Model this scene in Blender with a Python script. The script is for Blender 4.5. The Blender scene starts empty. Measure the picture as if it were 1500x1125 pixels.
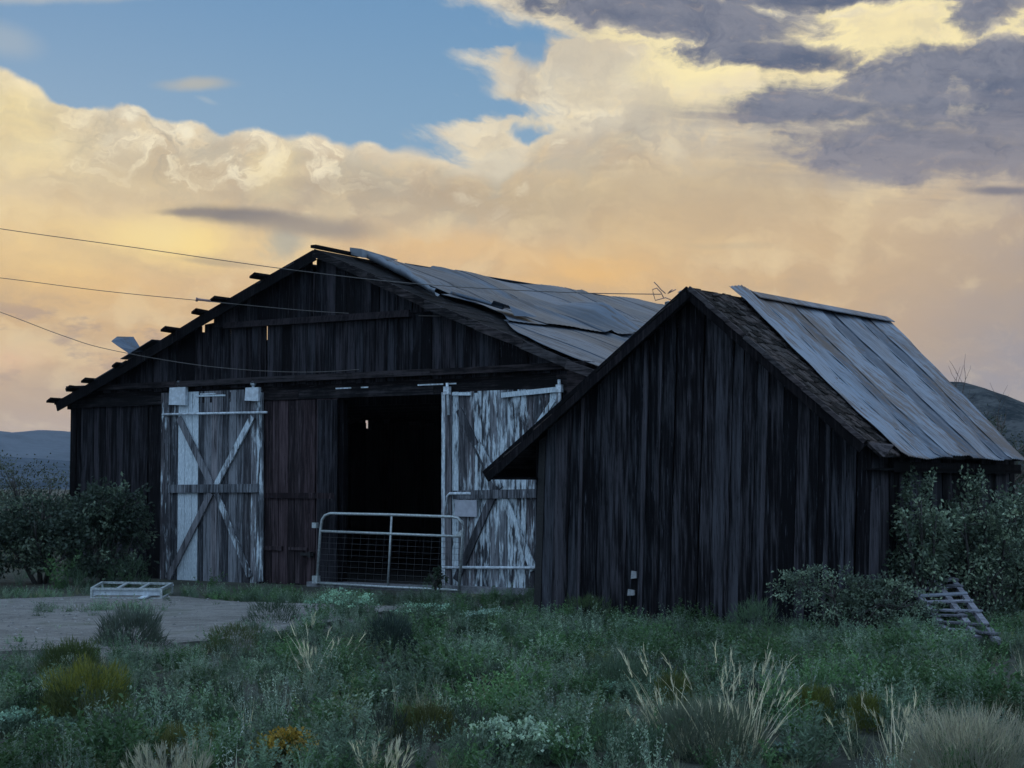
import bpy, math, random
import numpy as np
from mathutils import Vector, Matrix
R = random.Random(11)
NR = np.random.RandomState(7)
sc = bpy.context.scene
COL = sc.collection
F = 2600.0; HZ = 710.0; HC = 1.75
TILT = math.atan((HZ - 562.5) / F)

# ------------------------------------------------------------------ helpers
def ray(px, py):
    """direction through a pixel of the 1500x1125 frame, world axes (camera looks along +Y)"""
    x, y, z = (px - 750) / F, 1.0, (562.5 - py) / F
    c, s = math.cos(TILT), math.sin(TILT)
    return Vector((x, y * c - z * s, y * s + z * c))

def gnd(px, py, z=0.0):
    d = ray(px, py); k = (z - HC) / d.z
    return Vector((d.x * k, d.y * k, z))

def atY(px, py, Y):
    d = ray(px, py); k = Y / d.y
    return Vector((d.x * k, Y, HC + d.z * k))

def tag(o, label=None, cat=None, group=None, kind=None):
    if label: o['label'] = label
    if cat: o['category'] = cat
    if group: o['group'] = group
    if kind: o['kind'] = kind
    return o

def empty(name, loc, rz=0.0):
    o = bpy.data.objects.new(name, None); COL.objects.link(o)
    o.location = loc; o.rotation_euler = (0, 0, rz); o.empty_display_size = .3
    return o

class MB:
    """collects polygons with two per-face numbers (rnd: tone, paint: paint cover)"""
    def __init__(s): s.v = []; s.f = []; s.r = []; s.p = []; s.sm = []
    def poly(s, vs, faces, rnd=None, paint=0.0, smooth=False):
        b = len(s.v); s.v += [tuple(q) for q in vs]
        rnd = R.random() if rnd is None else rnd
        for f in faces:
            s.f.append(tuple(b + i for i in f)); s.r.append(rnd); s.p.append(paint); s.sm.append(smooth)
    def hexa(s, c, rnd=None, paint=0.0):   # 8 corners: bottom 4 (ccw), top 4
        s.poly(c, [(3, 2, 1, 0), (4, 5, 6, 7), (0, 1, 5, 4), (1, 2, 6, 5), (2, 3, 7, 6), (3, 0, 4, 7)], rnd, paint)
    def box(s, x0, x1, y0, y1, z0, z1, rnd=None, paint=0.0):
        s.hexa([(x0, y0, z0), (x1, y0, z0), (x1, y1, z0), (x0, y1, z0), (x0, y0, z1), (x1, y0, z1), (x1, y1, z1), (x0, y1, z1)], rnd, paint)
    def bar(s, a, b, w, d, nrm=(0, -1, 0), rnd=None, paint=0.0):
        """rectangular bar from a to b: width w across, depth d along nrm"""
        a = Vector(a); b = Vector(b); n = Vector(nrm).normalized(); u = (b - a).normalized()
        n = (n - u * n.dot(u)).normalized(); c = u.cross(n) * (w / 2); n = n * (d / 2)
        s.hexa([a - c - n, a + c - n, a + c + n, a - c + n, b - c - n, b + c - n, b + c + n, b - c + n], rnd, paint)
    def tube(s, pts, r, n=8, rnd=None, paint=0.0, taper=1.0):
        pts = [Vector(p) for p in pts]; m = len(pts); vs = []; fs = []
        up = Vector((0, 0, 1))
        for i, p in enumerate(pts):
            t = (pts[min(i + 1, m - 1)] - pts[max(i - 1, 0)]).normalized()
            a = t.cross(up)
            if a.length < .05: a = t.cross(Vector((1, 0, 0)))
            a.normalize(); b = t.cross(a)
            rr = r * (1 + (taper - 1) * i / max(m - 1, 1))
            for k in range(n):
                q = 2 * math.pi * k / n
                vs.append(p + a * (rr * math.cos(q)) + b * (rr * math.sin(q)))
        for i in range(m - 1):
            for k in range(n):
                fs.append((i * n + k, i * n + (k + 1) % n, (i + 1) * n + (k + 1) % n, (i + 1) * n + k))
        fs.append(tuple(range(n))[::-1]); fs.append(tuple((m - 1) * n + k for k in range(n)))
        s.poly(vs, fs, rnd, paint, True)
    def build(s, name, mat, parent=None, origin=None):
        me = bpy.data.meshes.new(name)
        vs = s.v
        if origin is not None: vs = [(v[0] - origin[0], v[1] - origin[1], v[2] - origin[2]) for v in vs]
        me.from_pydata(vs, [], s.f); me.update()
        a = me.attributes.new('rnd', 'FLOAT', 'FACE'); a.data.foreach_set('value', s.r)
        a = me.attributes.new('paint', 'FLOAT', 'FACE'); a.data.foreach_set('value', s.p)
        me.polygons.foreach_set('use_smooth', s.sm)
        me.materials.append(mat)
        o = bpy.data.objects.new(name, me); COL.objects.link(o)
        if origin is not None: o.location = origin
        if parent: o.parent = parent
        return o

def npmesh(name, V, Fc, colr, mat, parent=None, loc=None, smooth=False):
    """V (n,3), Fc list of (m,k) int arrays, colr (n,3) own colour of each leaf"""
    me = bpy.data.meshes.new(name)
    if not isinstance(Fc, list): Fc = [Fc]
    loops = np.concatenate([f.ravel() for f in Fc]).astype(np.int32)
    tot = np.concatenate([np.full(len(f), f.shape[1]) for f in Fc]).astype(np.int32)
    st = np.concatenate([[0], np.cumsum(tot)[:-1]]).astype(np.int32)
    me.vertices.add(len(V)); me.vertices.foreach_set('co', np.ascontiguousarray(V, np.float32).ravel())
    me.loops.add(len(loops)); me.loops.foreach_set('vertex_index', loops)
    me.polygons.add(len(tot)); me.polygons.foreach_set('loop_start', st)
    me.polygons.foreach_set('loop_total', tot)
    me.update(calc_edges=True)
    if smooth: me.polygons.foreach_set('use_smooth', np.ones(len(tot), bool))
    a = me.attributes.new('own', 'FLOAT_COLOR', 'POINT')
    c = np.ones((len(V), 4), np.float32); c[:, :3] = colr
    a.data.foreach_set('color', c.ravel())
    me.materials.append(mat)
    o = bpy.data.objects.new(name, me); COL.objects.link(o)
    if parent: o.parent = parent
    if loc is not None: o.location = loc
    return o

# ------------------------------------------------------------------ node expression helper
class NT:
    def __init__(s, tree): s.t = tree; tree.nodes.clear()
    def n(s, typ, **kw):
        nd = s.t.nodes.new(typ)
        for k, v in kw.items(): setattr(nd, k, v)
        return nd
    def link(s, a, b): s.t.links.new(a, b)
    def put(s, val, sock):
        if isinstance(val, X): s.link(val.s, sock)
        elif isinstance(val, bpy.types.NodeSocket): s.link(val, sock)
        else: sock.default_value = val
    def m(s, op, *a, clamp=False):
        nd = s.n('ShaderNodeMath', operation=op, use_clamp=clamp)
        for i, q in enumerate(a): s.put(q, nd.inputs[i])
        return X(s, nd.outputs[0])
    def sm(s, x, a, b):
        if a > b: return 1 - s.sm(x, b, a)
        nd = s.n('ShaderNodeMapRange', interpolation_type='SMOOTHSTEP')
        s.put(x, nd.inputs[0]); nd.inputs[1].default_value = a; nd.inputs[2].default_value = b
        return X(s, nd.outputs[0])
    def lin(s, x, a, b, c=0., d=1.):
        nd = s.n('ShaderNodeMapRange'); s.put(x, nd.inputs[0])
        for i, q in enumerate((a, b, c, d)): nd.inputs[1 + i].default_value = q
        return X(s, nd.outputs[0])
    def vec(s, x, y, z=0.0):
        nd = s.n('ShaderNodeCombineXYZ')
        for i, q in enumerate((x, y, z)): s.put(q, nd.inputs[i])
        return X(s, nd.outputs[0])
    def sep(s, v):
        nd = s.n('ShaderNodeSeparateXYZ'); s.put(v, nd.inputs[0])
        return [X(s, o) for o in nd.outputs]
    def noise(s, v, scale=1., det=4., rough=.55, lac=2., dist=0., dims='3D', typ='FBM'):
        nd = s.n('ShaderNodeTexNoise', noise_dimensions=dims); nd.noise_type = typ
        s.put(v, nd.inputs['Vector'])
        nd.inputs['Scale'].default_value = scale; nd.inputs['Detail'].default_value = det
        nd.inputs['Roughness'].default_value = rough; nd.inputs['Lacunarity'].default_value = lac
        nd.inputs['Distortion'].default_value = dist
        return X(s, nd.outputs[0])
    def curve(s, x, pts, lo, hi):
        """float curve through (x, y) pairs over x in lo..hi, y in 0..1"""
        nd = s.n('ShaderNodeFloatCurve'); c = nd.mapping.curves[0]
        pts = sorted(pts); P = [((p[0] - lo) / (hi - lo), p[1]) for p in pts]
        c.points[0].location = P[0]; c.points[1].location = P[-1]
        for p in P[1:-1]: c.points.new(*p)
        nd.mapping.extend = 'HORIZONTAL'; nd.mapping.update()
        s.put((x - lo) / (hi - lo), nd.inputs['Value'])
        return X(s, nd.outputs[0])
    def mix(s, f, a, b):
        nd = s.n('ShaderNodeMix', data_type='RGBA'); nd.clamp_factor = True
        s.put(f, nd.inputs[0]); s.put(_c(a), nd.inputs[6]); s.put(_c(b), nd.inputs[7])
        return X(s, nd.outputs[2])
    def mul(s, a, b, f=1.0):
        nd = s.n('ShaderNodeMix', data_type='RGBA', blend_type='MULTIPLY')
        s.put(f, nd.inputs[0]); s.put(_c(a), nd.inputs[6]); s.put(_c(b), nd.inputs[7])
        return X(s, nd.outputs[2])
    def attr(s, name, out='Fac'):
        nd = s.n('ShaderNodeAttribute', attribute_name=name)
        return X(s, nd.outputs[out])
def _c(a):
    return (a[0], a[1], a[2], 1.0) if isinstance(a, tuple) and len(a) == 3 else a
class X:
    def __init__(s, nt, sock): s.nt = nt; s.s = sock
    def __add__(s, o): return s.nt.m('ADD', s, o)
    __radd__ = __add__
    def __sub__(s, o): return s.nt.m('SUBTRACT', s, o)
    def __rsub__(s, o): return s.nt.m('SUBTRACT', o, s)
    def __mul__(s, o): return s.nt.m('MULTIPLY', s, o)
    __rmul__ = __mul__
    def __truediv__(s, o): return s.nt.m('DIVIDE', s, o)
def lin(c):
    return tuple((q / 255 / 12.92 if q <= 10 else ((q / 255 + .055) / 1.055) ** 2.4) for q in c)

# ------------------------------------------------------------------ materials
def new_mat(name):
    m = bpy.data.materials.new(name); m.use_nodes = True
    nt = NT(m.node_tree); out = nt.n('ShaderNodeOutputMaterial')
    b = nt.n('ShaderNodeBsdfPrincipled'); nt.link(b.outputs[0], out.inputs[0])
    return m, nt, b, out

def bump(nt, b, h, strength=.4, dist=.01):
    bn = nt.n('ShaderNodeBump'); bn.inputs['Strength'].default_value = strength; bn.inputs['Distance'].default_value = dist
    nt.put(h, bn.inputs['Height']); nt.link(bn.outputs[0], b.inputs['Normal'])

def wood(name, dark, light, bias=0.0, contrast=1.0, paint=False, axis='z', tint=None, stain=True):
    m, nt, b, out = new_mat(name)
    tc = nt.n('ShaderNodeTexCoord'); x, y, z = nt.sep(tc.outputs['Object'])
    r = nt.attr('rnd')
    if axis == 'z': g = (x * 1.0 + r * 37., y * 1.0, z * .045)
    elif axis == 'x': g = (x * .045 + r * 37., y * 1., z * 1.)
    else: g = (x * 1. + r * 37., y * .045, z * 1.)
    gv = nt.vec(*g)
    n1 = nt.noise(gv, 28., 5, .65)
    n2 = nt.noise(nt.vec(x * .9 + r * 11., y, z * .22 if axis == 'z' else z), 5., 4, .6)
    n3 = nt.noise(gv, 95., 3, .6)
    f = (r - .5) * 1.05 * contrast + (n1 - .5) * 2.5 + (n2 - .5) * 1.3 + .36 + bias
    c = nt.mix(nt.sm(f, .0, 1.0), dark, light)
    # each plank keeps a little of its own colour
    r2 = nt.m('FRACT', r * 17.31)
    c = nt.mix(r2 * .5, c, nt.mul(c, tint or (1.25, .98, .92)))
    n4 = nt.noise(nt.vec(x * 1. + r * 3., y, z * .05) if axis == 'z' else gv, 46., 4, .7)
    c = nt.mix(nt.sm(n4, .60, .72) * .8, c, nt.mul(light, (1.6, 1.6, 1.65)))
    crack = nt.sm(n3, .40, .33)
    c = nt.mix(crack * .8, c, (.006, .006, .007))
    if stain:
        kn = nt.noise(nt.vec(x * 1.2 + r * 5., y, z * .8), 3.2, 3, .6)
        c = nt.mix(nt.sm(kn, .63, .74) * .6, c, nt.mul(c, (.35, .35, .35)))
    h = n1 * .6 + n3 * .4
    if paint:
        p = nt.attr('paint')
        pn = nt.noise(nt.vec(x * 1. + r * 21., y, z * .12), 20., 6, .68)
        pn2 = nt.noise(nt.vec(x * 1.3 + r * 9., y, z * .5), 3.4, 3, .6)
        pf = nt.sm(pn * 1.1 + (pn2 - .5) * .8 + p - 1.05, -.06, .12) * .93
        thin = nt.noise(nt.vec(x, y, z * .2), 60., 4, .7)
        pc = nt.mix(nt.sm(thin, .35, .75), (.40, .47, .53), (.76, .83, .87))
        c = nt.mix(pf * (1 - crack * .6), c, pc); h = h + pf * .5
    nt.put(c, b.inputs['Base Color']); b.inputs['Roughness'].default_value = .88
    b.inputs['Specular IOR Level'].default_value = .06
    bump(nt, b, h, .6, .012)
    return m

W_BARN = wood('weathered barn boards', (.0042, .0042, .0054), (.038, .039, .048), -.06, .85)
W_RED = wood('red brown barn boards', (.016, .012, .014), (.074, .057, .063), .0, .8, tint=(1.15, .92, .94))
W_SHED = wood('weathered shed boards', (.0045, .0045, .0058), (.054, .057, .069), -.08, .95)
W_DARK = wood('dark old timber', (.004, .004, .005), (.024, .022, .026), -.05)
W_BEAM = wood('brown grey beam timber', (.006, .006, .007), (.042, .038, .042), .0, .7, axis='x')
W_VERGE = wood('grey verge timber', (.008, .008, .009), (.070, .064, .068), .0, .7, axis='x')
W_PAINT = wood('peeling white paint on boards', (.035, .038, .045), (.20, .215, .24), .05, .8, paint=True)
W_PALLET = wood('bleached pallet wood', (.05, .055, .064), (.20, .22, .26), .0, .9, axis='x')
W_SHING = wood('old cedar shingles', (.008, .0075, .0075), (.058, .051, .050), -.05, 1.3, axis='x')
W_ROOF = wood('bare roof boards', (.006, .006, .007), (.055, .052, .056), -.05, 1., axis='y')

def metal(name, base, darkc, rust, rustamt, sheet=.0, axis='x', met=.35, rough=.5):
    """galvanised sheet; long streaks run down the slope (local x)"""
    m, nt, b, out = new_mat(name)
    tc = nt.n('ShaderNodeTexCoord'); x, y, z = nt.sep(tc.outputs['Object'])
    r = nt.attr('rnd')
    st = nt.noise(nt.vec(x * .16, y * 1.0 + r * 13., 0), 5.5, 5, .62)
    st2 = nt.noise(nt.vec(x * .35, y * 1.6 + r * 5., 1.), 16., 5, .7)
    bl = nt.noise(nt.vec(x, y, z), 1.6, 4, .6)
    f = (st - .5) * 1.6 + (st2 - .5) * .5 + (bl - .5) * .7 + (r - .5) * .9 + .5
    c = nt.mix(nt.sm(f, .05, .95), darkc, base)
    rn = nt.noise(nt.vec(x * .22, y * 1.3 + 3.3, 2. + r * 4.), 7., 6, .72)
    rn2 = nt.noise(nt.vec(x * .5, y * .6, 7.), 1.5, 2, .5)
    rf = nt.sm(rn + (rn2 - .5) * .6, .66 - rustamt, .78 - rustamt)
    c = nt.mix(rf * .8, c, rust)
    st3 = nt.noise(nt.vec(x * .10, y * 1.0 + r * 7., 5.), 30., 3, .6)
    c = nt.mix(nt.sm(st3, .56, .68) * .45, c, nt.mul(darkc, (.7, .7, .75)))
    c = nt.mix(nt.sm(st3, .42, .32) * .35, c, nt.mul(base, (1.35, 1.35, 1.35)))
    sp = nt.noise(nt.vec(x, y, z), 38., 4, .7)
    c = nt.mix(nt.sm(sp, .58, .72) * .35, c, (.10, .10, .11))
    nt.put(c, b.inputs['Base Color']); nt.put(rough + rf * .3 + (bl - .5) * .2, b.inputs['Roughness'])
    nt.put(met * (1 - rf), b.inputs['Metallic'])
    bump(nt, b, st2 * .5 + sp * .4, .35, .01)
    return m
M_SHEDROOF = metal('galvanised shed roof sheet', (.165, .205, .265), (.042, .057, .085), (.115, .075, .052), .19)
M_BARNROOF = metal('dull galvanised barn roof sheet', (.068, .090, .125), (.024, .033, .049), (.078, .058, .048), .14)
M_FLAP = metal('bent loose sheet', (.15, .17, .20), (.05, .06, .075), (.12, .10, .085), .05)
def plain(name, c, rough=.5, met=0., nscale=30., amt=.35):
    m, nt, b, out = new_mat(name)
    tc = nt.n('ShaderNodeTexCoord')
    n = nt.noise(tc.outputs['Object'], nscale, 5, .65)
    cc = nt.mix(nt.sm(n, .35, .7), tuple(q * (1 - amt) for q in c), tuple(min(q * (1 + amt * .4), .9) for q in c))
    nt.put(cc, b.inputs['Base Color']); b.inputs['Roughness'].default_value = rough; b.inputs['Metallic'].default_value = met
    bump(nt, b, n, .3, .004)
    return m
M_GALV = plain('galvanised pipe', (.42, .46, .47), .45, .4)
M_WHITEPIPE = plain('white painted pipe', (.58, .64, .70), .5, 0., 18., .45)
M_WIRE = plain('dull wire', (.10, .11, .12), .6, .3)
M_MESHW = plain('rusty gate mesh wire', (.07, .075, .085), .7, .3)
M_CABLE = plain('old cable', (.10, .09, .085), .6, 0.)
M_IRON = plain('black iron', (.02, .02, .022), .6, .5)
M_SIGN = plain('grey sheet notice', (.34, .35, .40), .6, 0., 9., .18)
M_COVER = plain('pale metal cover', (.52, .58, .64), .5, .1, 12., .25)
M_CONC = plain('pale concrete sill', (.17, .175, .19), .9, 0., 12., .4)
M_BARK = plain('grey bark', (.06, .055, .052), .9, 0., 40., .5)
M_TWIG = plain('dry twig', (.11, .085, .075), .9, 0., 40., .4)
M_INSUL = plain('pinkish insulator', (.30, .19, .18), .5, 0.)
M_PALE = plain('pale grey piece', (.26, .27, .28), .8, 0., 20., .3)

def leafmat(name, trans=.3):
    m, nt, b, out = new_mat(name)
    c = nt.attr('own', 'Color')
    tc = nt.n('ShaderNodeTexCoord')
    n = nt.noise(tc.outputs['Object'], 6., 3, .6)
    c2 = nt.mix(nt.sm(n, .3, .7), nt.mul(c, (.72, .74, .78)), nt.mul(c, (1.2, 1.18, 1.1)))
    nt.put(c2, b.inputs['Base Color']); b.inputs['Roughness'].default_value = .6; b.inputs['Specular IOR Level'].default_value = .3
    t = nt.n('ShaderNodeBsdfTranslucent'); nt.put(c2, t.inputs[0])
    mx = nt.n('ShaderNodeMixShader'); mx.inputs[0].default_value = trans
    nt.link(b.outputs[0], mx.inputs[1]); nt.link(t.outputs[0], mx.inputs[2]); nt.link(mx.outputs[0], out.inputs[0])
    return m
M_LEAF = leafmat('leaves')
M_GRASS = leafmat('grass blades', .2)

M_STONE, _n2, _b2, _o2 = new_mat('small stones'); _n2.put(_n2.attr('own', 'Color'), _b2.inputs['Base Color']); _b2.inputs['Roughness'].default_value = .9
def groundmat(name, a, bcol, c3):
    m, nt, b, out = new_mat(name)
    tc = nt.n('ShaderNodeTexCoord'); P = tc.outputs['Object']
    n1 = nt.noise(P, .55, 6, .6); n2 = nt.noise(P, 6., 6, .7); n3 = nt.noise(P, 60., 4, .7)
    c = nt.mix(nt.sm(n1 * .5 + n2 * .5, .38, .62), a, bcol)
    c = nt.mix(nt.sm(n3, .5, .7) * .7, c, c3)
    c = nt.mix(nt.sm(n2, .60, .72) * .6, c, tuple(q * .35 for q in a))
    nt.put(c, b.inputs['Base Color']); b.inputs['Roughness'].default_value = .95; b.inputs['Specular IOR Level'].default_value = .1
    bump(nt, b, n2 * .6 + n3 * .4, 1., .05)
    return m
M_GROUND = groundmat('dry soil', (.035, .04, .032), (.075, .078, .062), (.13, .125, .11))
def dirtmat(name, a, bcol, c3):
    m, nt, b, out = new_mat(name)
    tc = nt.n('ShaderNodeTexCoord'); P = tc.outputs['Object']; x, y, z = nt.sep(P)
    n0 = nt.noise(P, .8, 5, .6); n2 = nt.noise(nt.vec(x * .7, y * 1.6, z), 5., 7, .72); n3 = nt.noise(P, 40., 5, .75)
    c = nt.mix(nt.sm(n0 * .4 + n2 * .6, .40, .60), a, bcol)
    c = nt.mix(nt.sm(n3, .52, .66) * .6, c, c3)
    c = nt.mix(nt.sm(n3, .44, .34) * .7, c, tuple(q * .45 for q in a))
    c = nt.mix(nt.sm(n0, .56, .66) * .45, c, (.09, .10, .07))
    nt.put(c, b.inputs['Base Color']); b.inputs['Roughness'].default_value = .95; b.inputs['Specular IOR Level'].default_value = .1
    bump(nt, b, n2 * .7 + n3 * .3, 1., .09)
    return m
M_DIRT = dirtmat('packed pale dirt', (.15, .142, .132), (.265, .25, .235), (.34, .32, .30))
def hillmat(name, a, bcol, sc_):
    m, nt, b, out = new_mat(name)
    tc = nt.n('ShaderNodeTexCoord'); P = tc.outputs['Object']
    n1 = nt.noise(P, sc_, 6, .62); n2 = nt.noise(P, sc_ * 9, 4, .65)
    c = nt.mix(nt.sm(n1 * .6 + n2 * .4, .4, .6), a, bcol)
    nt.put(c, b.inputs['Base Color']); b.inputs['Roughness'].default_value = 1.; b.inputs['Specular IOR Level'].default_value = .0
    return m
M_HILL = hillmat('far hill scrub with haze blue', (.028, .042, .058), (.065, .082, .105), .012)  # blue of distance haze is mixed into the scrub colours
M_HILLN = hillmat('scrub covered near hill', (.022, .028, .032), (.075, .078, .080), .22)

# ------------------------------------------------------------------ camera
cam = bpy.data.cameras.new('camera'); co = bpy.data.objects.new('camera', cam); COL.objects.link(co)
co.location = (0, 0, HC); co.rotation_euler = (math.pi / 2 + TILT, 0, 0)
cam.sensor_width = 36; cam.lens = F / 1500 * 36; cam.clip_end = 12000; cam.clip_start = .1
sc.camera = co
sc.view_settings.view_transform = 'Standard'; sc.view_settings.look = 'None'
sc.view_settings.gamma = 1.0; sc.view_settings.exposure = 0.0
sc.render.resolution_x = 1024; sc.render.resolution_y = 768

# ------------------------------------------------------------------ world: evening sky
def build_world():
    w = bpy.data.worlds.new('World'); sc.world = w; w.use_nodes = True
    nt = NT(w.node_tree); out = nt.n('ShaderNodeOutputWorld')
    tc = nt.n('ShaderNodeTexCoord'); x, y, z = nt.sep(tc.outputs['Generated'])
    az = nt.m('ARCTAN2', x, y); el = nt.m('ARCSINE', z)
    U = az * (2.6 * 1.027) + .75; V = .710 - el * (2.6 * 1.024)
    P = nt.vec(U, V, 0.)
    # slow warp of the cloud field
    w1 = nt.noise(P, 3.2, 5, .55) - .5
    w2 = nt.noise(nt.vec(U + 7.3, V + 2.1, 0.), 3.2, 5, .55) - .5
    f1 = nt.noise(P, 11., 7, .6) - .5
    f2 = nt.noise(nt.vec(U + 3.1, V + 9.1, 0.), 11., 7, .6) - .5
    g1 = nt.noise(nt.vec(U + w2 * .5, V * 1.6 + w1 * .5, 4.), 6., 7, .58) - .5
    g2 = nt.noise(nt.vec(U * 1. + w1 * .6 + 3., V * 1.6 + w2 * .4, 14.), 6., 7, .58) - .5
    Uw = U + w1 * .10 + f1 * .03 + g1 * .10; Vw = V + w2 * .06 + f2 * .03 + g2 * .06
    Us = U + w1 * .16 + f1 * .05 + g1 * .16; Vs = V + w2 * .03 + f2 * .02 + g2 * .045
    def blob(cu, cv, ru, rv, soft=.5, rot=0., u=None, v=None):
        u = Uw if u is None else u; v = Vw if v is None else v
        du = u - cu; dv = v - cv
        if rot:
            c, s_ = math.cos(rot), math.sin(rot)
            a = du * c + dv * s_; b_ = dv * c - du * s_
        else: a, b_ = du, dv
        d = nt.m('SQRT', nt.m('POWER', nt.m('ABSOLUTE', a / ru), 2.) + nt.m('POWER', nt.m('ABSOLUTE', b_ / rv), 2.))
        return nt.sm(d, 1 + soft * .6, 1 - soft)
    mx = lambda a, b_: nt.m('MAXIMUM', a, b_)
    mn = lambda a, b_: nt.m('MINIMUM', a, b_)
    # --- clear blue
    blue = nt.mix(nt.sm(V, -.1, .25), lin((98, 146, 191)), lin((122, 162, 196)))
    blue = nt.mix(nt.sm(V, .25, .7), blue, lin((150, 165, 185)))
    # --- great cumulus bank: upper outline as a function of azimuth
    top = nt.curve(U, [(-.6, .16), (-.2, .07), (0, .108), (.03, .125), (.07, .145), (.1, .155), (.15, .150), (.2, .158), (.26, .170), (.32, .176), (.4, .180), (.44, .185), (.5, .20), (.56, .208), (.62, .206), (.66, .22), (.7, .23), (.76, .215), (.8, .18), (2.5, .10)], -.6, 2.5)
    vz = nt.n('ShaderNodeTexVoronoi'); vz.feature = 'SMOOTH_F1'; vz.inputs['Smoothness'].default_value = .35; vz.inputs['Scale'].default_value = 19.
    nt.put(nt.vec(U * 1. + f1 * .04, V * 1.1 + f2 * .05, .3), vz.inputs['Vector'])
    puff = 1. - X(nt, vz.outputs['Distance']) * 1.0
    dT = V + f2 * .028 + w2 * .018 - top + (puff - .60) * .036
    bank = nt.sm(dT, -.004, .009 )
    # right hand body: outline as a function of height, wispy
    right = nt.curve(V + f2 * .02 + g2 * .05, [(-.3, .45), (-.1, .62), (0, .715), (.03, .745), (.055, .79), (.068, .70), (.10, .715), (.13, .70), (.15, .76), (.165, .70), (.180, .63), (.195, .63), (.21, .65), (.24, .60), (.3, .5)], -.3, .3)
    wis = nt.noise(nt.vec((U * .9 + V * .45) * .55 + g2 * .05, (V * .9 - U * .45) * 2. + g1 * .12, 3.), 11., 7, .6)
    bodyR = nt.sm(U + f1 * .05 + g1 * .12 + (wis - .5) * .34 - right, -.05, .065)
    # keep some blue wedges open
    wedge = mx(blob(.772, .062, .03, .028, .6, .75, Us, Vs), blob(.775, .182, .036, .014, .7, .2, Us, Vs))
    bodyR = bodyR * (1 - wedge * .95)
    cl = mx(bank, bodyR)
    # --- cloud colour
    h1 = nt.noise(nt.vec(U + w1 * .9 + g1 * .35, V * 1.9 + w2 * .7 + g2 * .5, 21.), 4.2, 8, .54)
    h1b = nt.noise(nt.vec(U + w1 * .9 + g1 * .35 - .016, V * 1.9 + w2 * .7 + g2 * .5 + .034, 21.), 4.2, 8, .54)
    rl = (h1b - h1) * 5.
    s1 = nt.noise(nt.vec(Uw, Vw * 1.25, 1.), 4.2, 6, .50)
    s1b = nt.noise(nt.vec(Uw + .014, Vw * 1.25 + .030, 1.), 4.2, 6, .50)
    s2 = nt.noise(nt.vec(Uw * .8, Vw * 2., 4.), 2.6, 5, .5)
    fan = nt.noise(nt.vec(Uw * .7 + V * .9, Vw * 3.0 - U * .6, 9.), 5., 6, .58)
    relief = (s1b - s1) * 4.2
    hgt = nt.sm(V, .12, .50)
    cream = lin((222, 212, 188)); sand = lin((224, 184, 130))
    base = nt.mix(hgt, cream, sand)
    base = nt.mix(nt.sm(g2, -.02, .14) * .42, base, lin((196, 168, 134)))
    base = nt.mix(nt.sm(g2, -.03, -.15) * .38, base, lin((244, 214, 162)))
    base = nt.mix(nt.sm(V, .47, .64) * .9, base, lin((190, 168, 156)))
    base = nt.mix(nt.sm(U * 1.1 + V * .9, 1.62, 2.1) * .95, base, lin((158, 150, 152)))
    greyer = nt.sm(s2, .40, .64)
    base = nt.mix(greyer * .45 * nt.sm(V, .16, .28), base, lin((198, 170, 132)))
    base = nt.mix(nt.sm(fan, .42, .66) * .34 * nt.sm(V, .12, .24), base, lin((190, 164, 134)))
    base = nt.mix(nt.sm(fan, .50, .30) * .28 * nt.sm(U, 1.35, .9), base, lin((234, 204, 150)))
    base = nt.mix(blob(.52, .29, .22, .05, .9) * .65, base, lin((172, 158, 140)))
    base = nt.mix(blob(.18, .250, .20, .045, .9) * .5, base, lin((196, 180, 150)))
    base = nt.mix(blob(.80, .285, .18, .05, .9) * .55, base, lin((188, 170, 140)))
    base = nt.mix(blob(1.12, .26, .22, .06, .9) * .45, base, lin((196, 176, 142)))
    # bright edge of the bank, greyer hollows just under it
    zone = nt.sm(dT, .12, .015)
    hollow = nt.sm(g1 + (.6 - puff) * .35, .0, .16)
    crest = nt.sm(g1 + (.6 - puff) * .35, -.02, -.16)
    base = nt.mix(nt.sm(dT, .16, .03) * nt.sm(rl, .02, .55) * .85 * nt.sm(U, .64, .44), base, lin((252, 242, 214)))
    base = nt.mix(nt.sm(dT, .16, .03) * nt.sm(rl, -.02, -.55) * .55 * nt.sm(U, .62, .40), base, lin((182, 172, 152)))
    base = nt.mix(zone * hollow * .60, base, lin((184, 176, 158)))
    base = nt.mix(zone * crest * .80, base, lin((250, 240, 212)))
    base = nt.mix(nt.sm(dT, .03, .0) * .45, base, lin((240, 230, 206)))
    lit = nt.sm(relief, .03, .42); shd = nt.sm(relief, -.03, -.42)
    base = nt.mix(lit * .34, base, lin((246, 224, 178)))
    base = nt.mix(shd * .26, base, lin((186, 162, 134)))
    rw = .22 + .78 * nt.sm(V, .30, .17)
    base = nt.mix(nt.sm(rl, .04, .75) * .42 * rw, base, lin((250, 226, 176)))
    base = nt.mix(nt.sm(rl, -.04, -.75) * .40 * rw, base, lin((170, 156, 142)))
    up = nt.sm(V, .30, .10) * nt.sm(U, .66, .80)
    base = nt.mix(up * nt.sm(h1, .46, .60) * .6, base, lin((186, 178, 166)))
    base = nt.mix(up * nt.sm(h1, .47, .36) * .6, base, lin((252, 236, 196)))
    glowtex = nt.lin(fan, .32, .62, 1.15, .55)
    base = nt.mix(nt.sm(fan, .44, .62) * .5 * nt.sm(V, .26, .12) * nt.sm(U, .68, .8), base, lin((198, 186, 166)))
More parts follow.
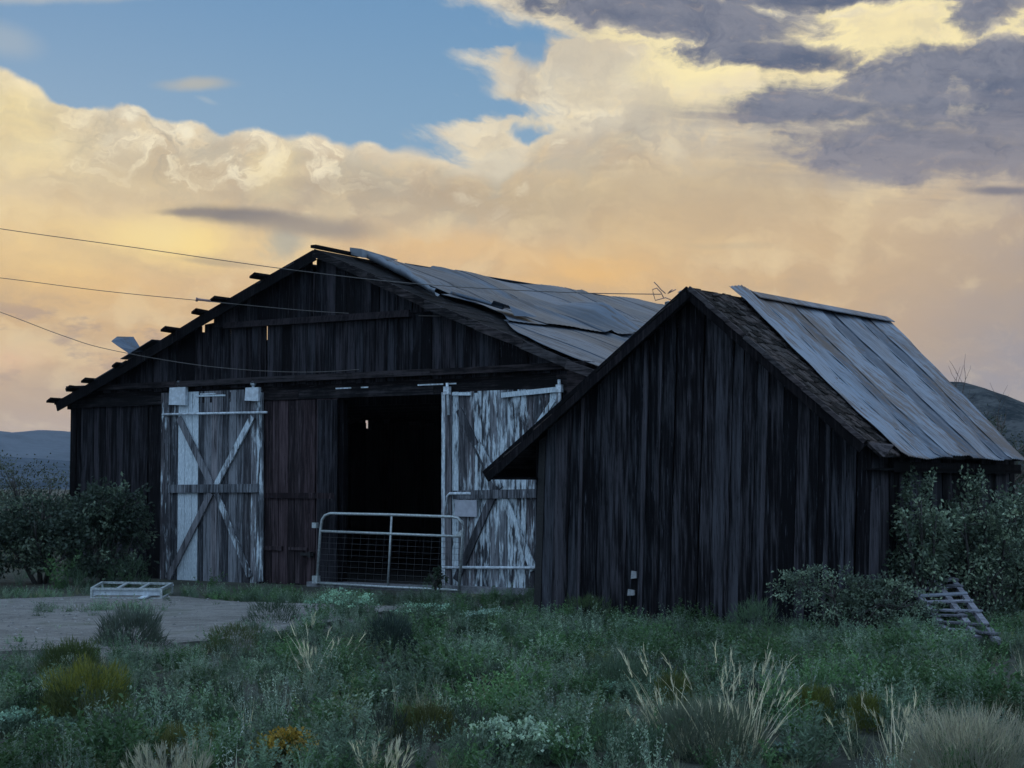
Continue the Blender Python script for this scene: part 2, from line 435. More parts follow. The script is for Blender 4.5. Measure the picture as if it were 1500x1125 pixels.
    # glowing places where the low sun strikes through
    for (cu, cv, ru, rv, k, c) in [(.245, .350, .11, .042, 1.0, (255, 224, 146)), (.215, .33, .05, .03, .6, (255, 232, 164)), (.02, .19, .10, .075, .75, (250, 228, 168)), (.03, .395, .11, .05, .6, (242, 202, 132)),
                                   (.40, .37, .09, .03, .5, (250, 216, 150)), (.88, .395, .16, .04, .75, (242, 192, 118)), (.62, .36, .14, .03, .5, (232, 186, 124)), (.12, .43, .12, .04, .5, (240, 196, 126)), (1.0, .125, .12, .05, .45, (246, 228, 184)), (.12, .30, .20, .06, .45, (238, 212, 160)), (.10, .36, .16, .05, .5, (246, 214, 148)),
                                   (1.03, .10, .08, .025, .85, (255, 238, 180)), (.66, .205, .05, .03, .5, (240, 226, 196)), (.02, .525, .05, .02, .5, (226, 178, 142)),
                                   (1.30, .050, .14, .032, .95, (255, 236, 176)), (1.2, .095, .10, .022, .8, (246, 222, 170)), (.39, .25, .03, .05, .6, (246, 226, 174)), (1.0, .33, .12, .04, .35, (232, 198, 140))]:
        base = nt.mix(blob(cu, cv, ru, rv, .95) * k * glowtex, base, lin(c))
    base = nt.mix(blob(.40, .355, .03, .022, .7) * .55, base, lin((140, 156, 160)))
    # low streaks on the left
    lowl = nt.noise(nt.vec(U * 1.3, V * 3.4, 8.), 6., 6, .6)
    base = nt.mix(nt.sm(lowl, .5, .62) * nt.sm(V, .42, .47) * nt.sm(V, .60, .52) * nt.sm(U, .5, .2) * .65, base, lin((170, 146, 134)))
    # --- slate clouds in front
    sn = nt.noise(nt.vec(Uw * 1.0, Vw * 2.4, 12.), 6.0, 8, .60)
    sn2 = nt.noise(nt.vec(Uw * 1.4, Vw * 4.0, 17.), 15., 7, .62)
    raw = blob(1.45, .160, .30, .085, .9, .06, Us, Vs)
    raw = mx(raw, blob(1.38, .220, .26, .060, .95, .12, Us, Vs) * .9)
    raw = mx(raw, blob(1.22, .160, .19, .030, .95, .05, Us, Vs) * .9)
    raw = mx(raw, blob(1.0, .020, .25, .045, .9, .12, Us, Vs))
    raw = mx(raw, blob(1.14, .078, .17, .030, .9, .10, Us, Vs))
    raw = mx(raw, blob(1.30, -.010, .34, .028, .9, .0, Us, Vs))
    raw = mx(raw, blob(1.46, .030, .07, .034, .9, -.3, Us, Vs) * .85)
    raw = mx(raw, blob(1.46, .100, .17, .034, .9, .0, Us, Vs))
    over = nt.sm(V, .0, -.35) * nt.sm(nt.noise(P, 1.6, 5, .55), .42, .60) * .8
    raw = mx(raw, over)
    edge = 1 - nt.m('ABSOLUTE', raw * 2. - 1.) * .8
    sl = raw + (sn - .5) * 2.0 * edge + (sn2 - .5) * 1.1 * edge
    stk = nt.noise(nt.vec(U * .55 + g1 * .05, V * 5.5 - U * .5 + g2 * .12, 30.), 6.5, 7, .58)
    frg = mx(blob(1.36, .215, .30, .075, .95, .10, Us, V + g2 * .03), blob(1.12, .165, .14, .022, .95, .05, Us, V + g2 * .02)) * nt.sm(stk, .36, .62)
    slate = nt.sm(sl + (g1 + f1 * .7) * 1.5 * edge, .16, .84)
    scol = nt.mix(nt.sm(sn + g2 * .6, .34, .66), lin((96, 105, 126)), lin((134, 136, 148)))
    scol = nt.mix(nt.sm(V, .15, .29) * .75, scol, lin((152, 144, 146)))
    scol = nt.mix(nt.sm(sn2, .55, .72) * .5, scol, lin((172, 158, 148)))
    scol = nt.mix(nt.sm(sn2, .46, .30) * .4, scol, lin((84, 92, 116)))
    rimS = nt.sm(sl, .02, .28) * nt.sm(sl, .56, .34) * nt.sm(V, .20, .08)
    col = nt.mix(cl, blue, base)
    col = nt.mix(rimS * .75 * nt.sm(U, .78, .95), col, lin((255, 238, 182)))
    scol = nt.mix(nt.sm(rl, .05, .6) * .25, scol, lin((150, 148, 156)))
    scol = nt.mix(nt.sm(rl, -.05, -.6) * .35, scol, lin((86, 96, 120)))
    scol = nt.mix(nt.sm(stk, .46, .60) * nt.sm(V, .10, .20) * .5, scol, lin((150, 146, 152)))
    col = nt.mix(frg * .85, col, lin((140, 136, 144)))
    hole = nt.sm(h1 + f1 * .5, .40, .30)
    col = nt.mix(slate * (1 - hole * .35), col, scol)
    # thin grey lenses
    for (cu, cv, ru, rv, rot, k, c) in [(.345, .312, .10, .013, .04, 1.0, (136, 128, 124)), (.44, .326, .12, .017, .07, .85, (158, 146, 134)), (.27, .309, .05, .006, .0, .9, (146, 136, 128)), (.275, .123, .050, .010, -.04, .85, (178, 178, 172)),
                                        (1.475, .286, .055, .007, .05, .9, (124, 122, 132)), (.31, .381, .06, .006, .08, .6, (176, 158, 132)), (.10, .004, .22, .012, -.1, .75, (182, 188, 190)),
                                        (.0, .075, .05, .024, .2, .6, (160, 176, 190)), (.90, .238, .05, .005, .0, .4, (190, 170, 140)), (1.08, .355, .07, .006, .0, .3, (188, 168, 140)),
                                        (.29, .146, .016, .004, .3, .5, (160, 180, 196)), (.50, .265, .09, .012, .03, .5, (180, 164, 142))]:
        v_ = V + f2 * .016 + w2 * .012; u_ = U + f1 * .03
        col = nt.mix(blob(cu, cv, ru, rv, .75, rot, u_, v_) * k, col, lin(c))
    # horizon to the side of and behind the camera: plain blue dusk
    aa = nt.m('ABSOLUTE', az)
    front = nt.sm(aa, 1.5, .65)
    zen = nt.sm(el, .35, .9)
    dusk = nt.mix(nt.sm(el, .0, .55), (.53, .78, 1.08), (.69, 1.01, 1.44))
    dk = nt.noise(nt.vec(x, y, z * 2.), 2.2, 5, .55)
    dusk = nt.mix(nt.sm(dk, .5, .66) * .6, dusk, (.65, .85, 1.07))
    col = nt.mix(mx(1 - front, zen), col, dusk)
    bg = nt.n('ShaderNodeBackground'); nt.put(col, bg.inputs[0]); bg.inputs[1].default_value = 1.0
    sky = nt.n('ShaderNodeTexSky'); sky.sky_type = 'NISHITA'; sky.sun_disc = False
    sky.sun_elevation = SUN_EL; sky.sun_rotation = SUN_ROT; sky.altitude = 1200; sky.dust_density = 1.0
    bs = nt.n('ShaderNodeBackground'); nt.link(sky.outputs[0], bs.inputs[0]); bs.inputs[1].default_value = .1
    # the clear parts take some of the physical sky, clouds hide it
    open_ = (1 - mx(cl * front, slate * front)) * .12
    ms = nt.n('ShaderNodeMixShader'); nt.put(open_, ms.inputs[0])
    nt.link(bg.outputs[0], ms.inputs[1]); nt.link(bs.outputs[0], ms.inputs[2])
    nt.link(ms.outputs[0], out.inputs[0])
    w.cycles.sampling_method = 'MANUAL'; w.cycles.sample_map_resolution = 1024
SUN_EL = math.radians(5); SUN_AZ = math.radians(-20)    # azimuth measured from +Y towards +X
SUN_ROT = SUN_AZ
build_world()
sun = bpy.data.lights.new('sun', 'SUN'); so = bpy.data.objects.new('sun', sun); COL.objects.link(so)
sun.energy = .25; sun.angle = math.radians(14); sun.color = (1., .82, .6)
sd = Vector((math.sin(SUN_AZ) * math.cos(SUN_EL), math.cos(SUN_AZ) * math.cos(SUN_EL), math.sin(SUN_EL)))
so.rotation_euler = sd.to_track_quat('Z', 'Y').to_euler(); so.location = (-20, 40, 30)

# ------------------------------------------------------------------ ground and hills
def hnoise(x, y):
    return .05 * math.sin(x * .9 + 1.3) * math.sin(y * .7) + .03 * math.sin(x * 2.3 + y * 1.7) + .02 * math.sin(y * 4.1 - x * 3.3)
def build_ground():
    xs = sorted(set([-3500, -2000, -1000, -400, -150, -70, -40] + [i * .5 for i in range(-50, 51)] + [40, 70, 150, 400, 1000, 2000, 3500]))
    ys = sorted(set([-1500, -500, -100, -30, -10] + [i * .5 for i in range(0, 110)] + [60, 70, 100, 200, 500, 1200, 2500, 3600]))
    V = []; Fc = []
    for y in ys:
        for x in xs:
            k = 1. if abs(x) < 24 and 6 < y < 26 else 0.
            V.append((x, y, (hnoise(x, y) - .06) * k * .6))
    n = len(xs)
    for j in range(len(ys) - 1):
        for i in range(n - 1): Fc.append((j * n + i, j * n + i + 1, (j + 1) * n + i + 1, (j + 1) * n + i))
    b = MB(); b.poly(V, Fc, .5, 0, True)
    tag(b.build('ground', M_GROUND), kind='structure')
build_ground()

DIRT_PX = [(-900, 892), (-500, 890), (-100, 884), (60, 879), (150, 875), (250, 876), (350, 885), (470, 888), (600, 892), (530, 906), (450, 922), (340, 940), (160, 953), (0, 958), (-120, 962), (-500, 966), (-900, 968)]
DIRT = [gnd(*p) for p in DIRT_PX]
def inpoly(x, y, P):
    c = False; n = len(P)
    for i in range(n):
        a, b = P[i], P[i - 1]
        if (a[1] > y) != (b[1] > y) and x < (b[0] - a[0]) * (y - a[1]) / (b[1] - a[1]) + a[0]: c = not c
    return c
def build_dirt():
    P = []
    n = len(DIRT)
    for i in range(n):
        a, b = DIRT[i], DIRT[(i + 1) % n]
        for k in range(6):
            q = a.lerp(b, k / 6); P.append((q.x + .05 * math.sin(i * 6 + k * 2.1), q.y + R.uniform(-.06, .06), .035))
    import bmesh
    bm = bmesh.new(); vs = [bm.verts.new(p) for p in P]; f = bm.faces.new(vs)
    if f.normal.z < 0: bmesh.ops.reverse_faces(bm, faces=[f])
    cx_ = sum(p[0] for p in P) / len(P); cy_ = sum(p[1] for p in P) / len(P)
    # the packed surface thins out and dips into the soil at its margin
    lo = []
    for i, p in enumerate(P):
        a_, c_ = Vector(P[i - 1]), Vector(P[(i + 1) % len(P)]); d_ = (c_ - a_).normalized(); n_ = Vector((d_.y, -d_.x, 0))
        if inpoly(p[0] + n_.x * .2, p[1] + n_.y * .2, P): n_ = -n_
        q_ = .5 + .12 * math.sin(i * .7); lo.append(bm.verts.new((p[0] + n_.x * q_, p[1] + n_.y * q_, -.14)))
    for i in range(len(P)):
        j = (i + 1) % len(P); g_ = bm.faces.new((vs[i], vs[j], lo[j], lo[i])); g_.smooth = True
        g_.normal_update()
        if g_.normal.z < 0: g_.normal_flip()
    bmesh.ops.triangulate(bm, faces=bm.faces[:])
    me = bpy.data.meshes.new('dirt_road'); bm.to_mesh(me); bm.free(); me.materials.append(M_DIRT)
    o = bpy.data.objects.new('dirt_road', me); COL.objects.link(o); tag(o, kind='structure')
build_dirt()

def build_hill(name, prof, Rm, Wd, mat, seed, rough):
    """ridge at distance Rm whose crest follows the given outline; Wd = half depth of the hill"""
    rr = random.Random(seed)
    px = np.linspace(prof[0][0], prof[-1][0], 150); py = np.interp(px, [p[0] for p in prof], [p[1] for p in prof])
    ph = [(rr.uniform(0, 6), rr.uniform(.6, 1.4)) for _ in range(8)]
    V = []; Fc = []; m = 40
    for i in range(150):
        for j in range(m):
            q = j / (m - 1) * 2 - 1
            Y = Rm + q * Wd
            X = (px[i] - 750) / F * Rm
            H = (HZ - py[i]) / F * Rm + HC
            bell = (math.cos(q * math.pi) + 1) / 2
            nz = sum(math.sin(X / Rm * 60 * (k + 1) * a + b + q * 5 * (k + 1)) / (k + 1.5) for k, (b, a) in enumerate(ph))
            z = H * (bell ** 1.1) * (1 + rough * nz * (1 - bell ** 2)) + rough * nz * H * .05 * bell - 2 * (1 - bell)
            V.append((X, Y, z))
    for i in range(149):
        for j in range(m - 1): Fc.append((i * m + j, (i + 1) * m + j, (i + 1) * m + j + 1, i * m + j + 1))
    b = MB(); b.poly(V, Fc, .5, 0, True); tag(b.build(name, mat), kind='structure')
build_hill('far_hills', [(-900, 655), (-500, 640), (-200, 638), (-60, 628), (0, 631), (25, 636), (40, 637), (62, 631), (90, 630), (115, 635), (200, 648), (500, 660), (900, 665), (1300, 650), (1700, 630), (2400, 650)], 2600, 900, M_HILL, 3, .12)
build_hill('scrub_hill', [(-900, 690), (-300, 676), (0, 668), (60, 672), (110, 676), (250, 690), (500, 698)], 900, 350, M_HILL, 8, .12)
build_hill('near_hill', [(1050, 690), (1200, 640), (1330, 566), (1390, 560), (1420, 572), (1450, 583), (1500, 596), (1600, 616), (1800, 640), (2300, 670)], 190, 70, M_HILLN, 5, .05)

hz = bpy.data.materials.new('evening air'); hz.use_nodes = True
_nt = NT(hz.node_tree); _o = _nt.n('ShaderNodeOutputMaterial'); _v = _nt.n('ShaderNodeVolumePrincipled')
_v.inputs['Color'].default_value = (.80, .88, 1., 1); _v.inputs['Density'].default_value = .00009; _nt.link(_v.outputs[0], _o.inputs['Volume'])
b = MB(); b.box(-3900, 3900, -1900, 3900, -4, 130); tag(b.build('haze', hz), kind='stuff')

# ------------------------------------------------------------------ building frames
YAW = math.atan(1850 / 2600)
CW, SW = math.cos(YAW), math.sin(YAW)       # w = (CW,-SW)  d = (SW,CW)
class Frame:
    def __init__(s, org): s.o = org
    def T(s, px, py, dep=0.0):
        """pixel -> (t, z) on the plane dep behind the front wall"""
        d = ray(px, py); ox, oy = s.o.x, s.o.y
        # local y of point k*d : ((k dx-ox)*SW + (k dy-oy)*CW) = dep
        k = (dep + ox * SW + oy * CW) / (d.x * SW + d.y * CW)
        X_, Y_ = k * d.x - ox, k * d.y - oy
        return (X_ * CW - Y_ * SW, HC + k * d.z)
    def L(s, w):
        X_, Y_ = w[0] - s.o.x, w[1] - s.o.y
        return Vector((X_ * CW - Y_ * SW, X_ * SW + Y_ * CW, w[2]))
    def roof(s, px, py, zf, k0=15., k1=70., above=0.0):
        """first hit of the pixel ray with the surface z = zf(t)"""
        d = ray(px, py); prev = None
        for i in range(2200):
            k = k0 + (k1 - k0) * i / 2200
            q = s.L((k * d.x, k * d.y, HC + k * d.z)); e = q.z - zf(q.x) - above
            if prev is not None and prev[0] > 0 >= e: return (q.x, q.y)
            if prev is not None and prev[0] < 0 <= e: last = (q.x, q.y)
            prev = (e, q)
        return None
BF = Frame(gnd(107, 842)); SF = Frame(gnd(785, 897))
print('BARN org', BF.o, 'SHED org', SF.o)

def interp(pts):
    xs = [p[0] for p in pts]; zs = [p[1] for p in pts]
    return lambda t: float(np.interp(t, xs, zs)) if xs[0] <= t <= xs[-1] else (zs[0] + (t - xs[0]) * (zs[1] - zs[0]) / (xs[1] - xs[0]) if t < xs[0] else zs[-1] + (t - xs[-1]) * (zs[-1] - zs[-2]) / (xs[-1] - xs[-2]))

def planks(mb, t0, t1, zb, zt, y, wmin=.14, wmax=.26, th=.025, lean=0.0, paint=None, ragged=.04, holes=(), along='x', battens=0.0, rndf=None, out=-1, jit=.018):
    """vertical boards between zb(t) and zt(t); along='x': front wall, 'y': side wall at x=y"""
    t = t0
    while t < t1 - .03:
        w = min(R.uniform(wmin, wmax), t1 - t)
        if t1 - (t + w) < .06: w = t1 - t
        g = R.uniform(.003, .012); a, b = t + g / 2, t + w - g / 2
        d = R.uniform(0, jit); dl = R.uniform(-.006, .006); ln = R.gauss(0, .0022)
        if R.random() < .12: g2_ = R.uniform(.006, .018); b -= g2_
        r = R.random() if rndf is None else rndf((t + w / 2))
        p = paint(t + w / 2) if paint else 0.0
        lo = zb((a + b) / 2) + R.uniform(-ragged, ragged * .3)
        spans = [(lo, None)]
        for (ha, hb, hz0, hz1) in holes:
            if a < hb and b > ha: spans = [(lo, hz0), (hz1, None)]
        for (s0, s1) in spans:
            def pt(tt, z, yy):
                q = tt + lean * z + ln * (z - 1.2)
                return (q, yy, z) if along == 'x' else (yy, q, z)
            def topz(tt):
                if s1 is not None: return s1
                z = zt(tt + lean * 2.5)
                return zt(tt + lean * z)
            za, zb_ = topz(a), topz(b)
            if min(za, zb_) < s0 + .05: continue
            sg = -1 if out < 0 else 1
            yo = y + sg * (th + d); yi = y + sg * d
            c = [pt(a, s0, yo + dl), pt(b, s0, yo - dl), pt(b, s0, yi), pt(a, s0, yi), pt(a + dl, za, yo - dl), pt(b + dl, zb_, yo + dl), pt(b + dl, zb_, yi), pt(a + dl, za, yi)]
            mb.hexa(c, r, p)
            if battens and R.random() < battens and s1 is None:
                bw = R.uniform(.04, .07); u0 = b - bw / 2; u1 = u0 + bw
                zz = min(topz(u0), topz(u1)); yo2 = y + sg * (th + jit + .022); yi2 = y + sg * (th + jit + .002)
                if u1 < t1 - .02:
                    mb.hexa([pt(u0, s0 + .03, yo2), pt(u1, s0 + .03, yo2), pt(u1, s0 + .03, yi2), pt(u0, s0 + .03, yi2), pt(u0 + dl * 3, zz, yo2), pt(u1 + dl * 3, zz, yo2), pt(u1 + dl * 3, zz, yi2), pt(u0 + dl * 3, zz, yi2)], R.uniform(.45, 1.), p)
        t += w

# ================================================================== BARN
barn = empty('barn', BF.o, -YAW)
tag(barn, 'large weathered board barn with sagging metal roof and two white sliding doors', 'barn')
T = BF.T
BL = T(862, 700)[0]      # right front corner
BLEN = 14.0
OH = -.28
rp = [T(*p, OH) for p in [(84, 587), (140, 556), (200, 520), (300, 458), (380, 411), (462, 364)]] + [T(*p, OH) for p in [(540, 399), (620, 437), (700, 471), (765, 497), (832, 527), (868, 541)]]
rp[6:] = [(a, b) for a, b in rp[6:]]
TR = rp[5][0]; ZR = rp[5][1]
zroof = interp(rp)
print('barn width', BL, 'ridge', TR, ZR, 'profile', [(round(a, 2), round(b, 2)) for a, b in rp])
zu = lambda t: zroof(t) - .10
flat0 = lambda t: 0.0
tz = lambda px, py, d=0.0: T(px, py, d)
# doorway etc. in wall coordinates
xl = T(240, 700)[0]; xd1 = T(390, 700)[0]; xo0 = T(497, 700)[0]; xo1 = T(651, 700)[0]; xd2 = T(826, 700)[0]
ZH = T(560, 583)[1]      # door head
ZA = T(560, 556)[1]      # bottom of the gable boards
print('openings', xl, xd1, xo0, xo1, xd2, 'head', ZH, ZA)
# slits where the sky shows
def slit(px, py0, py1): a, z1 = T(px, py0); b, z0 = T(px, py1); return (a - .035, a + .035, z0, z1)
s1 = slit(466, 381, 399); s2 = slit(301, 468, 487)
b = MB()
planks(b, 0, xl, flat0, lambda t: ZH + .14, 0)
b.build('front_wall', W_BARN, barn)
b = MB()
planks(b, xd2, BL, lambda t: .1, lambda t: ZH + .14, 0)
b.build('front_wall', W_BARN, barn)
def planks_holes(mb, t0, t1, zb, zt, y, cuts, **kw):
    t = t0
    for (a, c, z0, z1) in sorted(cuts):
        planks(mb, t, a, zb, zt, y, **kw)
        planks(mb, a, c, zb, lambda q: z0, y, wmin=.3, wmax=.4, **kw)
        planks(mb, a, c, lambda q: z1, zt, y, wmin=.3, wmax=.4, **dict(kw, ragged=0.))
        t = c
    planks(mb, t, t1, zb, zt, y, **kw)
ZM = T(470, 466)[1]
b = MB()
planks_holes(b, .05, BL - .02, lambda t: ZA - .02, lambda t: min(zu(t), ZM + .05), -.02, [s2], ragged=.03)
tm0, tm1 = T(330, 460)[0], T(612, 460)[0]
planks_holes(b, T(318, 460)[0], T(640, 460)[0], lambda t: ZM - .03, zu, -.055, [s1], ragged=.03)
b.build('gable_wall', W_BARN, barn)
# ledge and header timbers
b = MB()
def hbar(mb, px0, px1, py, hpx, dep, th, at=560, rnd=None, paint=0.):
    """long horizontal timber whose height is read at pixel column `at`"""
    z1 = T(at, py)[1]; z0 = T(at, py + hpx)[1]; a = T(px0, py)[0]; c = T(px1, py)[0]
    n = max(1, int((c - a) / 3.)); 
    for i in range(n):
        u0 = a + (c - a) * i / n; u1 = a + (c - a) * (i + 1) / n - .008
        j = R.uniform(-.008, .008); j2 = R.uniform(-.008, .008)
        mb.hexa([(u0, dep - th, z0 + j), (u1, dep - th, z0 + j2), (u1, dep, z0 + j2), (u0, dep, z0 + j), (u0, dep - th, z1 + j), (u1, dep - th, z1 + j2), (u1, dep, z1 + j2), (u0, dep, z1 + j)], rnd if rnd is not None else R.random(), paint)
hbar(b, 108, 862, 545, 9, -.06, .13)
hbar(b, 108, 862, 566, 15, -.052, .045)
hbar(b, 108, 862, 554, 12, .0, .04, rnd=.1)
b.build('header_beam', W_BEAM, barn)
b = MB()
a, _ = T(335, 460); c, _ = T(608, 460)
b.hexa([(a, -.17, ZM - .08), (c, -.17, ZM - .10), (c, -.075, ZM - .10), (a, -.075, ZM - .08), (a + .05, -.14, ZM + .03), (c - .03, -.14, ZM + .02), (c - .03, -.075, ZM + .02), (a + .05, -.075, ZM + .03)], .8)
b.build('gable_ledge', W_DARK, barn)
# corner post, right
b = MB()
a0 = T(841, 700)[0]
b.box(a0, BL + .05, -.20, .12, 0, T(850, 530)[1], .75); b.box(a0 - .25, a0, -.12, -.03, ZH, T(835, 548)[1], .6)
b.build('corner_post', W_BEAM, barn)
b = MB(); b.box(-.03, .12, -.09, .03, 0, 3.28, .2); b.box(-.12, .0, -.10, -.02, T(108, 600)[1], T(108, 588)[1], .4); b.build('corner_post', W_DARK, barn)
# other walls
hq = None
def wall_hit(px, py):     # where the ray through the doorway meets the left wall x=0
    d = ray(px, py)
    for i in range(4000):
        k = 28 + i * .01; q = BF.L((k * d.x, k * d.y, HC + k * d.z))
        if q.x < 0 and q.y > 0: return q
    return Vector((0, 9, 3))
hq = wall_hit(538, 622); hq2 = wall_hit(632, 620)
print('left wall holes', hq, hq2)
b = MB()
cuts = [(hq.y - .05, hq.y + .05, hq.z - .09, hq.z + .10)]
zw = zroof(0) - .1
planks_holes(b, .0, BLEN, flat0, lambda t: zw, 0, cuts, along='y', out=-1)
b.build('side_wall', W_BARN, barn)
b = MB()
planks(b, 0, BLEN, flat0, lambda t: zroof(BL) - .1, BL, along='y', out=1)
b.build('side_wall', W_BARN, barn)
b = MB(); planks(b, 0, BL, flat0, zu, BLEN, out=1); b.box(.02, BL - .02, BLEN - .03, BLEN - .01, 0, 3.2, .1); b.build('rear_wall', W_BARN, barn)
# added lining inside the walls stops daylight between boards; studs and rafters with it
b = MB()
z3 = 3.2
b.box(.03, .05, hq.y - .1, hq.y + .1, 0, hq.z - .13)
b.box(.03, .05, .05, hq.y - .1, 0, z3); b.box(.03, .05, hq.y + .1, BLEN - .05, 0, z3); b.box(BL - .05, BL - .03, .05, BLEN - .05, 0, z3)
b.box(0.05, xl, .02, .04, 0, z3)
for s in (2.35, 3.5, 4.65, 5.8, 6.95, 8.1, 9.55, 10.7, 11.85, 13.):
    b.box(.05, .15, s, s + .1, 0, z3, .3); b.box(BL - .15, BL - .05, s, s + .1, 0, z3, .3)
    b.bar((.1, s, z3 - .0), (TR, s, ZR - .2), .1, .05, (0, 1, 0)); b.bar((BL - .1, s, z3 + .05), (TR, s, ZR - .2), .1, .05, (0, 1, 0))
    b.box(.1, BL - .1, s, s + .06, z3 + .04, z3 + .2, .3)
b.build('light_stop_and_framing', W_DARK, barn)
b = MB(); b.box(.1, BL - .1, .1, BLEN - .1, -.02, .05, .2); b.build('earth_floor', plain('earth floor with painted shade', (.012, .011, .010), .95, 0.), barn)  # near-black colour paints the shade inside the doorway onto the floor
# roof boards, left slope with tails beyond the verge
def sag(s): return -.10 * math.sin(min(max(s / BLEN, 0), 1) * math.pi)
b = MB()
tails = [(T(100, 577)[0], .22), (T(128, 552)[0], .22), (T(152, 538)[0], .24), (T(272, 463)[0], .30), (T(312, 448)[0], .22), (T(346, 421)[0], .34), (T(404, 389)[0], .34), (T(190, 512)[0], .12)]
NB = 30
for i in range(NB):
    u0 = rp[0][0] - .05 + (TR - rp[0][0] + .05) * i / NB; u1 = u0 + (TR - rp[0][0]) / NB * .93
    e = OH - R.uniform(-.02, .05)
    e = OH + .02 if 3.0 < u0 < 3.7 else e
    # boards leave open the two places where the evening sky shows through the gable slits
    for (sa, sb) in (([(e, -.06), (2.2, BLEN)]) if (5.85 < u0 < 6.3 or 3.0 < u0 < 3.7) else [(e, BLEN)]):
        z0, z1 = zroof(u0), zroof(u1)
        b.hexa([(u0, sa, z0 - .06), (u1, sa, z1 - .06), (u1, sb, z1 - .06), (u0, sb, z0 - .06), (u0, sa, z0 - .03), (u1, sa, z1 - .03), (u1, sb, z1 - .03), (u0, sb, z0 - .03)])
b.build('roof_boards', W_ROOF, barn)
for (t_, l_) in tails:
    m_ = MB(); z = zroof(t_) + .005; k = R.uniform(-.02, .05)
    m_.hexa([(t_ - .05, OH - l_, z - .03 + k), (t_ + .07, OH - l_ + R.uniform(-.06, .06), z + .02 + k), (t_ + .07, .3, z + .0), (t_ - .05, .3, z - .06), (t_ - .05, OH - l_, z + .01 + k), (t_ + .07, OH - l_, z + .07 + k), (t_ + .07, .3, z + .045), (t_ - .05, .3, z - .015)], .3)
    m_.build('purlin_tail', W_DARK, barn)
m_ = MB(); m_.bar((TR + .02, OH - .08, ZR + .03), (TR, .9, ZR + .0), .12, .05, (0, 0, 1), .2); m_.build('ridge_board', W_DARK, barn)
# left metal skin (edge on from the front), missing over the openings
b = MB()
def skin(mb, ua, ub, sa, sb, lift=.0, r=None):
    n = 4
    for i in range(n):
        p0 = ua + (ub - ua) * i / n; p1 = ua + (ub - ua) * (i + 1) / n
        z0, z1 = zroof(p0) + lift, zroof(p1) + lift
        mb.hexa([(p0, sa, z0 - .012), (p1, sa, z1 - .012), (p1, sb, z1 - .012), (p0, sb, z0 - .012), (p0, sa, z0), (p1, sa, z1), (p1, sb, z1), (p0, sb, z0)], r)
l0 = rp[0][0] + .02
for i in range(20):
    sa = 2.2 + i * (BLEN - 2.2) / 20; skin(b, l0, TR, sa, sa + (BLEN - 2.2) / 20 - .004)
skin(b, l0 + 1.0, 1.75, OH - .03, 2.1, .01)
skin(b, T(200, 500)[0], T(243, 480)[0] + .05, OH - .12, .4, .055)
b.build('roof_metal', M_BARNROOF, barn)
# bent pale flap above the left verge
a = T(163, 500, OH - .1); c = T(202, 514, OH - .1); e = T(182, 493, OH - .1); g = T(177, 508, OH - .1); h = T(190, 518, OH - .1)
m_ = MB(); V5 = [(a[0], OH - .1, a[1]), (g[0], OH - .16, g[1]), (h[0], OH - .12, h[1]), (c[0], OH, c[1]), (e[0], OH + .12, e[1]), (T(168, 495, OH)[0], OH + .05, T(168, 495, OH)[1] + .02)]
m_.poly(V5 + [(p[0], p[1] + .01, p[2] + .012) for p in V5], [(0, 1, 2, 3, 4, 5), (11, 10, 9, 8, 7, 6)] + [(i, i + 6, (i + 1) % 6 + 6, (i + 1) % 6) for i in range(6)], .9)
m_.build('loose_sheet', M_BARNROOF, barn)

# verge boards
b = MB()
for i in range(5):
    (a0_, z0), (a1_, z1) = rp[i], rp[i + 1]
    b.bar((a0_, OH - .015, z0 - .115), (a1_, OH - .015, z1 - .115), .19, .03, (0, -1, 0), .25)
b.build('verge_board', W_DARK, barn)
b = MB()
rr_ = [(TR, ZR)] + rp[6:]
for i in range(len(rr_) - 1):
    (a0_, z0), (a1_, z1) = rr_[i], rr_[i + 1]
    b.bar((a0_ - .02, OH - .02, z0 - .075), (a1_ + .03, OH - .02 - .008 * (i % 2), z1 - .075), .135, .035, (0, -1, 0), .25 + .14 * i)
b.build('verge_board', W_VERGE, barn)
# right slope: old board deck
te = rp[-1][0] + .10
b = MB()
NB = 26
for i in range(NB):
    u0 = TR + (te - TR) * i / NB; u1 = u0 + (te - TR) / NB * .94; jz = R.uniform(-.012, .012)
    z0, z1 = zroof(u0) + jz, zroof(u1) + jz; e = OH + R.uniform(-.06, .12)
    sg_ = (-.05, -.22)
    b.hexa([(u0, e, z0 - .05), (u1, e, z1 - .05), (u1, 2.2, z1 - .10), (u0, 2.2, z0 - .10), (u0, e, z0 - .02), (u1, e, z1 - .02), (u1, 2.2, z1 - .07), (u0, 2.2, z0 - .07)], .3)
    b.hexa([(u0, 2.2, z0 - .13), (u1, 2.2, z1 - .13), (u1, BLEN, z1 - .25), (u0, BLEN, z0 - .25), (u0, 2.2, z0 - .10), (u1, 2.2, z1 - .10), (u1, BLEN, z1 - .22), (u0, BLEN, z0 - .22)], .3)
b.build('roof_boards', W_ROOF, barn)
